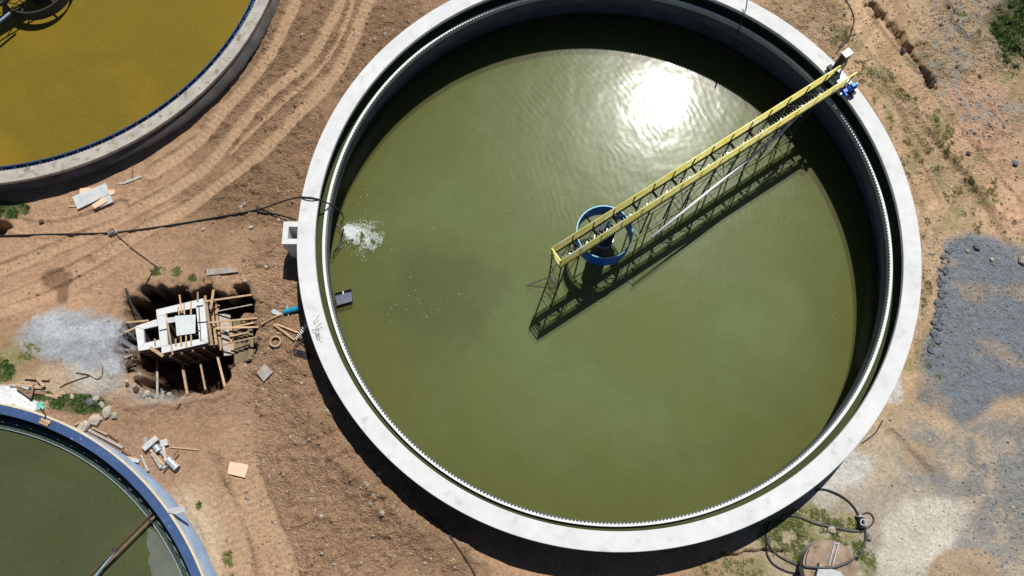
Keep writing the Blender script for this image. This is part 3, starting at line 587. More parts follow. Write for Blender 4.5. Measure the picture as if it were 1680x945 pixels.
# small skimmings box hung on the inner wall at the left
q4 = [at(549, 481, -3.3), at(576, 474, -3.3), at(578, 494, -3.3), at(553, 501, -3.3)]
q4 = [(a.x, a.y) for a in q4]; cen = (sum(a[0] for a in q4) / 4, sum(a[1] for a in q4) / 4)
sb = thing('scum_box', (cen[0], cen[1], -3.45), 'small dark steel box with two slots fixed inside the left wall of the largest tank', 'scum box')
def lerp2(a, b, t): return (a[0] + (b[0] - a[0]) * t, a[1] + (b[1] - a[1]) * t)
A0, B0, C0, D0 = q4
l1, r1_ = lerp2(A0, D0, .26), lerp2(B0, C0, .26)
part('lid', MB().prism([D0, C0, r1_, l1], -3.34, -3.3), mat('bluish_lid', lin(78, 86, 108), lin(100, 106, 126), 3, .5), sb)
for a, b_ in ((A0, B0), (B0, C0), (D0, A0), (C0, D0)): part('side_plate', MB().bar((a[0], a[1], -3.38), (b_[0], b_[1], -3.38), .02, .14), M['steel'], sb)
part('bottom', MB().prism([D0, C0, B0, A0], -3.452, -3.43), M['steel'], sb)
m1, m2 = lerp2(A0, B0, .5), lerp2(l1, r1_, .5); part('divider', MB().bar((m1[0], m1[1], -3.33), (m2[0], m2[1], -3.33), .07, .05), M['zinc'], sb)
part('bracket', MB().bar((A0[0], A0[1], -3.36), (A0[0] - .5, A0[1] + .05, -3.36), .05, .05).bar((D0[0], D0[1], -3.36), (D0[0] - .5, D0[1] + .05, -3.36), .05, .05), M['steel'], sb)

# ------------------------------------------------------------------ foam where the hose pours in
fm = MB(); r_ = random.Random(3)
def fleck(c, r):
    n = 6; a0 = r_.random() * 6; h = min(r * .5, .05)
    vs = [(c.x + r * (0.7 + .6 * r_.random()) * math.cos(a0 + k * 2 * PI / n), c.y + r * (0.7 + .6 * r_.random()) * math.sin(a0 + k * 2 * PI / n), WZ + .004) for k in range(n)] + [(c.x, c.y, WZ + .004 + h)]
    fm.add(vs, [(k, (k + 1) % n, n) for k in range(n)])
for _ in range(6500):
    t = r_.random() ** 1.15; ang = r_.gauss(0, .36); d = 2 + 70 * t
    base = math.radians(24)
    x = 560 + d * math.cos(base + ang * (1.15 - .5 * t)); y = 374 + d * math.sin(base + ang * (1.15 - .5 * t)) * .9
    dens = fbm(np.array([x / 9.]), np.array([y / 9.]), 1.0, 3, 5)[0]
    if dens < .24 + .32 * t + r_.uniform(-.1, .1): continue
    fleck(at(x, y, WZ), .008 + .022 * r_.random() ** 2 * (1.25 - t))
for _ in range(60):
    k = r_.random()
    if k < .35: x, y = r_.gauss(700, 22), r_.gauss(500, 18)
    elif k < .6: x, y = r_.gauss(600, 30), r_.gauss(345, 18)
    else: x, y = r_.gauss(650, 70), r_.gauss(440, 50)
    p_ = at(x, y, WZ)
    if (p_ - TC).xy.length < 13.7: fleck(p_, .008 + .014 * r_.random())
for _ in range(90):
    a = r_.random() * 2 * PI; rr = 13.4 * math.sqrt(r_.random()); p_ = Vector((TC.x + rr * math.cos(a), TC.y + rr * math.sin(a), 0)); fleck(p_, .007 + .014 * r_.random() ** 3)
tag(fm.build('foam', M['foam']), 'white froth and drifting flecks where the hose pours into the green water', 'foam', kind='stuff')

# ------------------------------------------------------------------ upper left tank
up = thing('settling_tank', (UC.x, UC.y, -4.2), 'round tank with mustard yellow water and a weathered grey coping at the top left', 'tank')
part('outer_wall', MB().lathe([(14.2, -4.2), (14.88, -4.2), (14.88, UZ - .2), (14.2, UZ - .2)], UC), M['oldwall'], up, True)
part('coping', MB().lathe([(14.27, UZ - .198), (14.95, UZ - .198), (14.95, UZ - .02), (14.93, UZ), (14.29, UZ), (14.27, UZ - .02)], UC), M['oldcop'], up)
part('weir_plate', teeth(UC, 14.2, UZ - .6, UZ - .05, UZ - .17, 470), M['weir'], up)
part('gutter', MB().lathe([(13.93, UZ - .5), (14.198, UZ - .5), (14.198, UZ - .3), (13.99, UZ - .3), (13.985, UZ - .12), (13.93, UZ - .12)], UC), M['blut'], up)
part('floor', MB().lathe([(.01, -4.2), (14.199, -4.2), (14.199, -4.0), (.01, -4.0)], UC, 96), M['oldwall'], up)
for a in np.arange(-96, -8, 2.6):
    ra = math.radians(a); part('gutter_bracket', MB().bar((UC.x + 13.94 * math.cos(ra), UC.y + 13.94 * math.sin(ra), UZ - .10), (UC.x + 14.2 * math.cos(ra), UC.y + 14.2 * math.sin(ra), UZ - .10), .05, .04), M['steel'], up)
wy = water('mustard_water', lin(146, 118, 34), lin(132, 112, 36), lin(122, 106, 38), rough=.12, bumpk=.02, clear=.12, nscale=.1)
tag(MB().disc(UC, 13.95, UZ - .42, 200).build('tank_water', wy, origin=(UC.x, UC.y, UZ - .42)), kind='structure')
UW = UZ - .42
# its drum, column and bridge (only the shadow and one rail end reach into the frame)
dsh = Vector((SUN.x / SUN.z, SUN.y / SUN.z, 0))
drz = UZ + .45
dc2 = at(60, 3, UW) + dsh * (drz - UW); dc2.z = 0
d2 = thing('feed_well', (dc2.x, dc2.y, UW - .2), 'dark round drum in the middle of the yellow tank, mostly seen by its shadow', 'drum')
part('shell', MB().lathe([(1.78, UW + .25), (1.86, UW + .25), (1.86, drz), (1.78, drz)], dc2, 48), M['rubber'], d2)
for a in (20, 80, 140, 200, 260, 320):
    ra = math.radians(a); part('spoke', MB().bar((dc2.x + .3 * math.cos(ra), dc2.y + .3 * math.sin(ra), drz - .1), (dc2.x + 1.78 * math.cos(ra), dc2.y + 1.78 * math.sin(ra), drz - .1), .07, .1), M['steel'], d2)
part('column', MB().tube([(dc2.x, dc2.y, UW - .2), (dc2.x, dc2.y, drz + .3)], .62, 20), M['steel'], d2)
b2 = thing('scraper_bridge', (dc2.x, dc2.y, drz + .3), 'steel walkway over the mustard yellow tank in the top left corner', 'bridge')
ra = math.radians(39); u2 = Vector((math.cos(ra), math.sin(ra), 0)); n2_ = Vector((-u2.y, u2.x, 0))
def P2(s, n, z): v = dc2 + u2 * s + n2_ * n; return (v.x, v.y, z)
for n in (-.5, .5):
    part('top_chord', MB().bar(P2(-13.8, n, drz + .4), P2(1.2, n, drz + .4), .1, .16), M['steel'], b2)
    part('handrail', MB().bar(P2(-13.8, n, drz + 1.4), P2(1.2, n, drz + 1.4), .07, .07), M['zinc'], b2)
    for k in range(13): part('post', MB().bar(P2(-13.6 + k * 1.2, n, drz + .48), P2(-13.6 + k * 1.2, n, drz + 1.36), .05, .05), M['steel'], b2)
    for k in range(12): part('truss_diagonal', MB().bar(P2(-13.6 + k * 1.2, n, drz + .3), P2(-13 + k * 1.2, n, UW + .3), .04, .04).bar(P2(-12.4 + k * 1.2, n, drz + .3), P2(-13 + k * 1.2, n, UW + .3), .04, .04), M['steel'], b2)
part('handrail', MB().bar(at(17, 21, UZ + .6), at(-90, 108, UZ + .6), .12, .1), mat('pale_rail', lin(120, 136, 170), lin(150, 164, 190), 4, .5), b2)
part('deck', MB().bar(P2(-13.8, 0, drz + .5), P2(1.2, 0, drz + .5), .86, .04), M['steel'], b2)

# ------------------------------------------------------------------ lower left tank
lo = thing('settling_tank', (LC.x, LC.y, -4.2), 'round tank with a bright blue coping and dark green water at the bottom left', 'tank')
part('outer_wall', MB().lathe([(13.93, -4.2), (14.36, -4.2), (14.36, LZ - .15), (13.93, LZ - .15)], LC), M['lblue'], lo, True)
part('coping', MB().lathe([(13.9, LZ - .148), (14.30, LZ - .148), (14.30, LZ), (13.9, LZ)], LC), M['blue'], lo)
part('coping_edge', MB().lathe([(14.302, LZ - .148), (14.39, LZ - .148), (14.39, LZ + .006), (14.302, LZ + .006)], LC), M['cream'], lo)
part('launder', MB().lathe([(13.60, LZ - 1.2), (13.925, LZ - 1.2), (13.925, LZ - .8), (13.72, LZ - .8), (13.72, LZ - .62), (13.60, LZ - .62)], LC), M['algae'], lo)
part('weir_plate', teeth(LC, 13.57, LZ - .95, LZ - .52, LZ - .68, 120), mat('grey_weir', lin(90, 106, 102), lin(196, 204, 196), 4, .6), lo)
part('scum_baffle', MB().lathe([(13.28, LZ - 1.2), (13.30, LZ - 1.2), (13.30, LZ - .7), (13.28, LZ - .7)], LC), M['zinc'], lo)
part('inner_ledge', MB().lathe([(13.302, LZ - 1.2), (13.568, LZ - 1.2), (13.568, LZ - .78), (13.302, LZ - .78)], LC), M['algae'], lo)
part('floor', MB().lathe([(.01, -4.2), (13.929, -4.2), (13.929, -4.0), (.01, -4.0)], LC, 96), M['conc'], lo)
wl = water('dark_green_water', lin(74, 80, 50), lin(84, 88, 54), lin(78, 84, 56), rough=.12, bumpk=.02, clear=.12, nscale=.2)
LWZ = LZ - .8
tag(MB().disc(LC, 13.6, LWZ - .02, 200).build('tank_water', wl, origin=(LC.x, LC.y, LWZ)), kind='structure')
# grey scum drifting behind the beam
film = [(236, 862), (243, 876), (240, 892), (246, 908), (243, 922), (250, 945), (254, 975), (310, 975), (296, 935), (276, 900), (254, 872)]
f_ = []
for (x, y) in smooth_pts(film, 5): p_ = at(x + r_.uniform(-.8, .8), y, LWZ); v = p_ - Vector((LC.x, LC.y, LWZ)); rr = min(v.length, 13.26); p_ = Vector((LC.x, LC.y, 0)) + v.normalized() * rr; f_.append((p_.x, p_.y))
tag(MB().prism(f_, LWZ - .016, LWZ - .008).build('scum_film', M['scum']), 'grey film of scum spreading on the dark green water behind the beam', 'scum', kind='stuff')
be = thing('skimming_arm', tuple(at(247, 846, LWZ + .2)), 'rusty brown beam with a pale pipe beside it, lying out across the dark green tank', 'scraper arm')
ba, bb = at(250, 842, LZ - .45), at(120, 972, LZ - .45)
part('beam', MB().bar(ba, bb, .06, .12), M['rust'], be)
part('lower_flange', MB().bar(ba + Vector((.1, -.1, -.1)), bb + Vector((.1, -.1, -.1)), .09, .03), M['owood'], be)
pa2, pb2 = at(194, 898, LZ - .5), at(128, 982, LZ - .5)
part('pipe', MB().tube([pa2, pb2], .055, 8), mat('pale_blue_pipe', lin(120, 150, 168), lin(150, 176, 190), 4, .5), be)
part('pipe_hanger', MB().bar(at(183, 903, LZ - .45), at(192, 900, LZ - .45), .12, .06), M['steel'], be)
part('end_bracket', MB().bar(at(241, 848, LZ - .5), at(250, 857, LZ - .5), .06, .08).bar(ba, at(254, 838, LZ - .6), .12, .1), M['steel'], be)
part('leg', MB().bar(at(247, 847, LZ - .5), at(247, 847, LZ - .5) - Vector((0, 0, .5)), .08, .08), M['steel'], be)

for nm, c_, z_, R_, n_, l_ in (('floating_specks', UC, UW, 13.8, 900, 'dark and pale specks floating on the mustard yellow water'), ('floating_specks', LC, LWZ - .02, 13.2, 260, 'specks floating on the dark green water of the blue rimmed tank')):
    fm = MB()
    for _ in range(n_):
        a = r_.random() * 2 * PI; rr = R_ * math.sqrt(r_.random()); x_, y_ = c_.x + rr * math.cos(a), c_.y + rr * math.sin(a); r5 = .012 + .05 * r_.random() ** 5
        fm.add([(x_ + r5 * r_.uniform(.6, 1.3) * math.cos(k), y_ + r5 * r_.uniform(.6, 1.3) * math.sin(k), z_ + .005) for k in range(6)] + [(x_, y_, z_ + .012)], [(k, (k + 1) % 6, 6) for k in range(6)])
    tag(fm.build(nm, M['owood'] if c_ is UC else M['scum']), l_, 'specks', kind='stuff')
# ------------------------------------------------------------------ half built chamber in the pit
CHZ = GZ + .15
def q(p, z=CHZ): v = at(160 + p[0] / 3.9375, 440 + p[1] / 3.9375, z); return (v.x, v.y)
ch = thing('concrete_chamber', (*q((500, 400)), -4.9), 'white two cell concrete chamber standing in the timbered pit', 'chamber')
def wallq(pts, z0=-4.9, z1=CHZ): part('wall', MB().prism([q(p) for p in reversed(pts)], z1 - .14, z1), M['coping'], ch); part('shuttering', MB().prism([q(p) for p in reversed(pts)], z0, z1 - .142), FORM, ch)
FORM = mat('dark_shuttering', lin(48, 44, 42), lin(72, 66, 60), 3, .9)  # dark grey brown boards below the white wall tops
wallq([(378, 268), (682, 195), (688, 245), (447, 292), (440, 300), (382, 312)])
wallq([(690, 197), (712, 480), (655, 458), (637, 250), (690, 243)][0:1] + [(713, 480), (657, 455), (636, 252), (689, 243)])
wallq([(415, 550), (411, 506), (656, 458), (712, 482)])
wallq([(382, 314), (440, 302), (455, 495), (411, 504), (400, 455), (393, 373)])
wallq([(243, 375), (380, 330), (391, 372), (298, 393)]); wallq([(243, 378), (297, 395), (303, 482), (265, 533)]); wallq([(266, 534), (304, 484), (399, 462), (410, 508)])
part('chamber_floor', MB().prism([q(p) for p in ((262, 520), (410, 500), (700, 470), (680, 210), (380, 280), (250, 380))], -5.0, -4.7), M['conc'], ch)
part('wooden_lid', MB().prism([q(p, CHZ + .1) for p in ((512, 437), (632, 420), (633, 300), (500, 308))], CHZ + .075, CHZ + .11), mat('dusty_board', lin(196, 204, 204), lin(214, 220, 218), 4, .9, bump=.2), ch)
part('wooden_lid', MB().prism([q(p, CHZ + .05) for p in ((455, 355), (505, 348), (503, 315), (440, 322))], CHZ + .04, CHZ + .07), M['sheet'], ch)
def plank(a, b_, za, zb=None, w=.09, h=.045, m='wood', parent=ch, name='plank', raw=None):
    zb = za if zb is None else zb
    A_ = at(160 + a[0] / 3.9375, 440 + a[1] / 3.9375, za); B_ = at(160 + b_[0] / 3.9375, 440 + b_[1] / 3.9375, zb)
    mb = MB().bar(A_, B_, w, h)
    return part(name, mb, M[m], parent) if parent else mb
T1 = CHZ + .03
for a, b_ in (((530, 172), (545, 290)), ((520, 250), (528, 300)), ((558, 225), (562, 300)), ((604, 218), (604, 300)), ((648, 155), (648, 215)), ((443, 290), (486, 560)), ((538, 440), (541, 500)), ((572, 432), (574, 515)), ((604, 425), (606, 495)), ((505, 455), (506, 500)), ((370, 455), (372, 500))):
    plank(a, b_, T1, w=.07)
for a, b_ in (((632, 410), (660, 402)), ((632, 430), (652, 428)), ((655, 250), (668, 470)), ((400, 402), (448, 392)), ((645, 350), (715, 346)), ((640, 245), (682, 240))): plank(a, b_, T1, w=.035, h=.03, m='rebar', name='steel_rod')
plank((340, 512), (425, 568), T1 - .02, w=.16)
# formwork on the right face: three long uprights, boards, walings
for (a, b_, z_) in (((695, 178), (740, 498), -2.05), ((735, 235), (770, 495), -2.35), ((762, 232), (800, 530), -2.6), ((750, 140), (732, 262), -1.9), ((785, 238), (765, 295), -2.5)):
    plank(a, b_, z_, w=.12, h=.06)
for k in range(11): plank((690 + k * 2.6, 215 + k * 27), (786 + k * 2.6, 222 + k * 29), -2.35 - .05, -3.0, w=.04, h=.04, m='owood', name='formwork_tie')
for k in range(9):
    zz_ = CHZ - .28 - k * .28
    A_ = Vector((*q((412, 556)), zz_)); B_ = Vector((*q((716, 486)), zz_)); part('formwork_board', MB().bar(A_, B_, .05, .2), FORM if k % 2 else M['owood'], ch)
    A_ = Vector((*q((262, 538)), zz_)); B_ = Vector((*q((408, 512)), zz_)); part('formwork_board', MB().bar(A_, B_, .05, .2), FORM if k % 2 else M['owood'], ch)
for k in range(4): A_ = Vector((*q((460 + k * 72, 560 - k * 17)), CHZ - .2)); part('formwork_stud', MB().bar(A_, A_ - Vector((0, 0, 2.3)), .09, .09), M['owood'], ch)
pf = thing('shuttering_panel', (*q((830, 420)), -4.6), 'large pale shuttering board leaning between the props in the right of the pit', 'board')
part('board', MB().bar(at(368, 515, -2.9), at(377, 583, -2.9), .55, .04, up=(.5, 0, .86)), M['gwood'], pf)
part('board', MB().bar(at(377, 528, -2.7), at(382, 580, -2.8), .16, .03, up=(.3, 0, .95)), M['wood'], pf)
part('batten', MB().bar(at(360, 540, -2.8), at(379, 548, -2.75), .06, .05), M['owood'], pf)
for k in range(4):
    xx = 386 + k * 8.2
    part('brown_board', MB().bar(at(xx, 524 + k * 1.5, -2.75 + .05 * k), at(xx + 3 - k * .5, 598 - k * 3, -2.95 + .05 * k), .25, .03, up=(.25, 0, .97)), M['ply'], pf)
part('batten', MB().bar(at(384, 574, -2.65), at(410, 565, -2.6), .05, .05), M['rebar'], pf)
part('batten', MB().bar(at(378, 600, -2.75), at(414, 590, -2.6), .05, .05), M['rebar'], pf)
def prop(a, b_, za, zb, label, w=.085, m='wood', h=.06):
    A_ = at(160 + a[0] / 3.9375, 440 + a[1] / 3.9375, za); B_ = at(160 + b_[0] / 3.9375, 440 + b_[1] / 3.9375, zb)
    return top('timber_prop', MB().bar(A_, B_, w, h), M[m], label, 'timber prop', 'timber props around the pit')
prop((700, 214), (1045, 165), -2.0, -2.1, 'longest upper prop, running from the top right chamber corner over the small hole')
prop((775, 278), (1000, 235), -2.5, -2.25, 'thin grey prop over the small dark hole, second from the top', .05, 'gwood')
prop((720, 352), (1032, 322), -2.0, -2.1, 'long straight prop, third from the top of those right of the chamber')
prop((760, 388), (1042, 380), -2.1, -2.1, 'nearly level prop whose end lies nearest the diagonal stick at the right of the pit')
prop((860, 385), (1010, 352), -2.2, -2.1, 'short prop crossing between the two long middle props over the brown boards', .07)
prop((868, 438), (978, 414), -2.45, -2.2, 'short prop over the middle of the brown boards', .07)
prop((800, 496), (1032, 444), -2.3, -2.1, 'lowest prop right of the chamber, reaching to a dark stone', .07)
prop((775, 570), (824, 765), -3.2, -2.0, 'leaning prop at the lower right of the pit with a dark foot on the soil', .1)
prop((660, 590), (698, 785), -3.6, -2.1, 'leaning prop between the dark foot prop and the middle prop of the lower side')
prop((545, 610), (582, 818), -3.8, -2.1, 'middle prop of the lower side of the pit, thick and pale at its foot', .12)
prop((385, 590), (388, 848), -3.9, -2.1, 'grey upright prop of the lower side, next to the whitish boards', .1, 'gwood')
prop((148, 428), (246, 385), -2.05, -2.15, 'prop slanting down left from the small cell towards the gravel', .08)
prop((180, 352), (330, 338), -2.1, -2.15, 'prop lying level against the upper left of the small cell', .08)
top('steel_bar', MB().tube([at(206, 473, -1.9), at(216, 500, -2.1), at(233, 526, -2.3)], .055, 6), M['rebar'], 'black steel bar leaning from the soil to the top left of the chamber', 'steel bar')
for a, b_, l in (((300, 700), (296, 880), 'left one of the two whitish boards at the lower left corner of the pit'), ((318, 690), (310, 830), 'shorter whitish board beside the left one at the lower left corner of the pit')):
    A_ = at(160 + a[0] / 3.9375, 440 + a[1] / 3.9375, -3.0); B_ = at(160 + b_[0] / 3.9375, 440 + b_[1] / 3.9375, -2.1)
    top('board', MB().bar(A_, B_, .12, .03), M['sheet'], l, 'board')
for a, b_, l in (((655, 755), (712, 728), 'small crooked offcut beside the foot of a prop below the pit'), ((660, 775), (690, 740), 'smaller crossing offcut beside the foot of a prop below the pit'), ((515, 905), (540, 870), 'dark offcut lying on the soil below the pit')):
    p1 = gat(160 + a[0] / 3.9375, 440 + a[1] / 3.9375, .05); p2 = gat(160 + b_[0] / 3.9375, 440 + b_[1] / 3.9375, .05); top('offcut', MB().bar(p1, p2, .06, .05), M['owood' if 'dark' in l else 'wood'], l, 'offcut')
# rubble boards in the left side of the pit
for k, (a, b_) in enumerate([((200, 640), (300, 600)), ((190, 600), (290, 640)), ((230, 680), (310, 660)), ((210, 560), (250, 620)), ((180, 580), (230, 560))]):
    p1 = gat(160 + a[0] / 3.9375, 440 + a[1] / 3.9375, .06); p2 = gat(160 + b_[0] / 3.9375, 440 + b_[1] / 3.9375, .06)
    top('scrap_board', MB().bar(p1, p2, .13, .04), M['gwood'], ['longest', 'crossing', 'lowest', 'steep', 'topmost'][k] + ' of the grey scrap boards on the left shoulder of the pit', 'board', 'scrap boards on the left shoulder of the pit')

# ------------------------------------------------------------------ sheets, boards and slabs on the soil
def quad(name, pts, org, sc, m, label, cat, th=.03, lift=.03, tilt=0, group=None):
    P_ = [gat(org[0] + a / sc, org[1] + b_ / sc) for a, b_ in pts]; zz = max(p_.z for p_ in P_) + lift
    area = sum(P_[i].x * P_[(i + 1) % len(P_)].y - P_[(i + 1) % len(P_)].x * P_[i].y for i in range(len(P_)))
    if area < 0: P_.reverse()
    zs = [zz + tilt * i / len(P_) for i in range(len(P_))]
    mb = MB().prism([(p_.x, p_.y) for p_ in P_], [z - th - .05 for z in zs], zs)
    return top(name, mb, M[m], label, cat, group)
def stick(name, a, b_, org, sc, w, m, label, cat, lift=.04, h=None, group=None, lift2=None):
    p1 = gat(org[0] + a[0] / sc, org[1] + a[1] / sc, lift); p2 = gat(org[0] + b_[0] / sc, org[1] + b_[1] / sc, lift if lift2 is None else lift2)
    return top(name, MB().bar(p1, p2, w, h or w * .6), M[m], label, cat, group)
quad('concrete_tile', [(1085, 620), (1137, 675), (1080, 737), (1030, 675)], (160, 440), 3.9375, 'gwood', 'square pale tile lying corner up on the soil beside the largest tank', 'tile', .05)
quad('plywood_sheet', [(660, 250), (775, 270), (752, 348), (642, 322)], (200, 690), 3.705, 'pink', 'pale pink board lying flat on the path below the pit', 'board', .02)
quad('sheet', [(708, 320), (1035, 183), (1065, 290), (880, 385), (765, 443)], (0, 270), 5.908, 'sheet', 'largest white sheet lying below the yellow tank', 'sheet', .02, .08)
quad('sheet', [(1000, 310), (1070, 290), (1100, 365), (985, 415), (900, 430)], (0, 270), 5.908, 'sheet', 'smaller white sheet half under the largest sheet', 'sheet', .02, .05)
quad('cardboard', [(780, 235), (885, 228), (900, 262), (770, 300)], (0, 270), 5.908, 'pink', 'tan cardboard sticking out above the white sheets', 'cardboard', .02, .04)
quad('cardboard', [(905, 400), (1010, 330), (1040, 370), (930, 440)], (0, 270), 5.908, 'pink', 'torn tan cardboard lying on the lower edge of the white sheets', 'cardboard', .02, .1)
quad('cardboard', [(1055, 245), (1118, 250), (1112, 290), (1065, 300)], (0, 270), 5.908, 'pink', 'small tan cardboard at the right end of the white sheets', 'cardboard', .02, .05)
stick('stick', (670, 408), (750, 408), (0, 270), 5.908, .06, 'wood', 'short pale stick left of the white sheets', 'stick')
quad('board', [(1130, 190), (1370, 100), (1378, 128), (1200, 195)], (0, 270), 5.908, 'gwood', 'dusty narrow board on the bank above the wheel tracks', 'board', .03)
stick('stake', (1286, 0), (1292, 130), (0, 270), 5.908, .05, 'owood', 'thin stake standing by the dusty narrow board', 'stake', 0.02, lift2=.1)
quad('board', [(1190, 675), (1340, 668), (1372, 690), (1190, 708)], (0, 250), 3.5, 'gwood', 'grey plank lying above the pit beside a black edge', 'board', .06, .06)
stick('board', (1185, 672), (1170, 738), (0, 250), 3.5, .06, 'rebar', 'short black strip at the left end of the grey plank above the pit', 'board')
o5 = (220, 700)
SL = 'slabs dumped in a heap by the lower left tank'
quad('slab', [(145, 320), (355, 140), (415, 205), (205, 385)], o5, 9.45, 'sheet', 'long pale slab on top of the heap by the lower left tank', 'slab', .06, .22, group=SL)
quad('slab', [(130, 190), (195, 155), (245, 240), (180, 300)], o5, 9.45, 'gwood', 'dusty slab at the left under the long pale slab', 'slab', .05, .08, group=SL)
quad('slab', [(412, 220), (530, 190), (552, 285), (435, 315)], o5, 9.45, 'sheet', 'square pale slab at the upper right of the heap', 'slab', .05, .1, group=SL)
quad('slab', [(425, 630), (480, 590), (510, 620), (445, 665)], o5, 9.45, 'sheet', 'small pale block at the foot of the heap', 'slab', .06, .08, group=SL)
def can(a, b_, r, label):
    p1 = gat(o5[0] + a[0] / 9.45, o5[1] + a[1] / 9.45, r + .02); p2 = gat(o5[0] + b_[0] / 9.45, o5[1] + b_[1] / 9.45, r + .02); d = (p2 - p1).normalized()
    t_ = thing('can', tuple(p1 - Vector((0, 0, r))), label, 'can'); part('body', MB().tube([p1, p2], r, 14), M['zinc'], t_, False)
    part('end_ring', MB().tube([p2, p2 + d * .03], r + .012, 14), M['white'], t_)
can((545, 500), (680, 635), .17, 'dented grey can lying under the dark stick in the heap'); can((350, 300), (400, 370), .15, 'short grey can partly hidden under the long pale slab')
for a, b_, w, m, l in (((270, 360), (480, 590), .1, 'wood', 'pale plank running down from the long slab'), ((300, 410), (440, 640), .16, 'gwood', 'wide dusty plank at the left of the heap'), ((472, 310), (512, 530), .12, 'sheet', 'white plank below the square pale slab'),
                       ((420, 370), (520, 480), .13, 'gwood', 'grey plank under the white one in the heap'), ((125, 440), (235, 690), .1, 'gwood', 'dusty plank lying left of the heap towards the blue rim')):
    stick('plank', a, b_, o5, 9.45, w, m, l, 'plank', .12)
stick('stick', (570, 320), (1020, 362), o5, 9.45, .045, 'wood', 'long thin pale stick reaching right from the heap', 'stick')
stick('stick', (728, 365), (465, 710), o5, 9.45, .06, 'owood', 'dark stick lying across the can in the heap', 'stick', .35, lift2=.1)
o4 = (0, 600); s4 = 5.908
for k, (a, b_, w, m, l) in enumerate([((850, 655), (1185, 850), .17, 'owood', 'wide brown plank lying along the blue tank'), ((870, 622), (1200, 795), .12, 'gwood', 'grey plank on the outer side of the wide brown plank'), ((905, 600), (1050, 668), .1, 'wood', 'short tan plank above the grey one by the blue tank'),
                                       ((1060, 670), (1150, 730), .04, 'owood', 'bent dark stick past the short tan plank'), ((1185, 815), (1270, 868), .09, 'owood', 'dark end piece past the wide brown plank'), ((735, 575), (800, 545), .1, 'wood', 'small tan block left of the planks by the blue tank'),
                                       ((1220, 905), (1360, 925), .16, 'sheet', 'pale split board on the rim edge near the slab heap'), ((1240, 885), (1330, 905), .09, 'wood', 'tan split board above the pale one near the slab heap')]):
    p1 = gat(o4[0] + a[0] / s4, o4[1] + a[1] / s4, .1); p2 = gat(o4[0] + b_[0] / s4, o4[1] + b_[1] / s4, .1)
    top('plank', MB().bar(p1, p2, w, .05), M[m], l, 'plank')
for k, (a, b_, w, m, l, lf) in enumerate([((250, 120), (490, 135), .11, 'wood', 'pale plank along the top of the timber pile', .1), ((165, 172), (345, 190), .1, 'wood', 'tan plank below the top one of the timber pile', .1), ((110, 185), (430, 212), .06, 'wood', 'long thin lath sticking out left of the timber pile', .17),
                                           ((180, 210), (330, 318), .1, 'owood', 'brown plank slanting down right across the timber pile', .2), ((355, 195), (325, 318), .1, 'owood', 'short steep brown plank ending at the white powder', .24), ((385, 130), (452, 207), .12, 'wood', 'tan plank at the upper right corner of the timber pile', .2),
                                           ((350, 262), (575, 300), .07, 'wood', 'thin plank pointing right from the timber pile', .08), ((440, 288), (568, 318), .06, 'wood', 'lowest thin plank on the grass right of the timber pile', .06), ((200, 240), (455, 272), .12, 'owood', 'dark plank at the bottom of the timber pile', .05),
                                           ((230, 200), (300, 225), .16, 'sheet', 'white board end inside the timber pile', .14)]):
    stick('plank', a, b_, o4, s4, w, m, l, 'plank', lf, group='planks of the timber pile by the white powder')
# two blocks lying on the blue coping, one board across its edge
for (a, b_, l) in (((385, 540), (470, 575), 'lower of two small wooden blocks on the blue coping'), ((400, 518), (490, 552), 'upper of two small wooden blocks on the blue coping')):
    top('wooden_block', MB().bar(at(a[0] / s4, 600 + a[1] / s4, LZ + .05), at(b_[0] / s4, 600 + b_[1] / s4, LZ + .05), .14, .09), M['wood'], l, 'wooden block')
top('board', MB().prism([tuple(at(x / 2.4542, 560 + y / 2.4542, LZ + .05)[:2]) for x, y in ((672, 690), (708, 696), (748, 684), (744, 664), (680, 672))], LZ + .008, LZ + .06), M['sheet'], 'pale board resting across the outer edge of the blue coping', 'board')
top('stake', MB().bar(gat(78, 686), gat(78, 686, 1.1) + Vector((.25, .3, 0)), .05, .05), M['rebar'], 'dark stake leaning beside the blue coping near the teal cloth', 'stake')
# teal cloth and stones in the grass
cl = MB(); vs = []; fs = []
for i in range(7):
    for j in range(7):
        p_ = gat(63 + i * 1.7 + r_.uniform(-.6, .6), 660 + j * 2.1 + r_.uniform(-.6, .6), .03 + r_.uniform(0, .09)); vs.append(p_)
for i in range(6):
    for j in range(6): fs.append((i * 7 + j, i * 7 + j + 1, (i + 1) * 7 + j + 1, (i + 1) * 7 + j))
top('cloth', cl.add(vs, fs), M['tealcloth'], 'crumpled teal cloth on the white powder', 'cloth')

# ------------------------------------------------------------------ stones
def rock_mesh(name, seed, m):
    rr = random.Random(seed); n = 8; vs = []; rings = ((-.5, .75), (-.05, 1.0), (.35, .8)); 
    for z, r in rings:
        for k in range(n): a = 2 * PI * k / n + rr.uniform(-.2, .2); q_ = r * rr.uniform(.75, 1.15); vs.append((q_ * math.cos(a), q_ * .8 * math.sin(a), z + rr.uniform(-.12, .12)))
    vs.append((rr.uniform(-.2, .2), rr.uniform(-.2, .2), .6)); fs = [tuple(reversed(range(n)))]
    for i in range(2):
        for k in range(n): fs.append((i * n + k, i * n + (k + 1) % n, (i + 1) * n + (k + 1) % n, (i + 1) * n + k))
    for k in range(n): fs.append((2 * n + k, 2 * n + (k + 1) % n, 3 * n))
    me = bpy.data.meshes.new(name); me.from_pydata(vs, [], fs); me.materials.append(m); return me
DM = [rock_mesh('stone', 40 + k, mat('dark_earth_stone', lin(70, 58, 48), lin(104, 88, 72), 3, 1, bump=.4, bscale=10)) for k in range(2)]
RM = [rock_mesh('stone', k, M['rock']) for k in range(5)]; PM = [rock_mesh('stone', 20 + k, M['prock']) for k in range(5)]
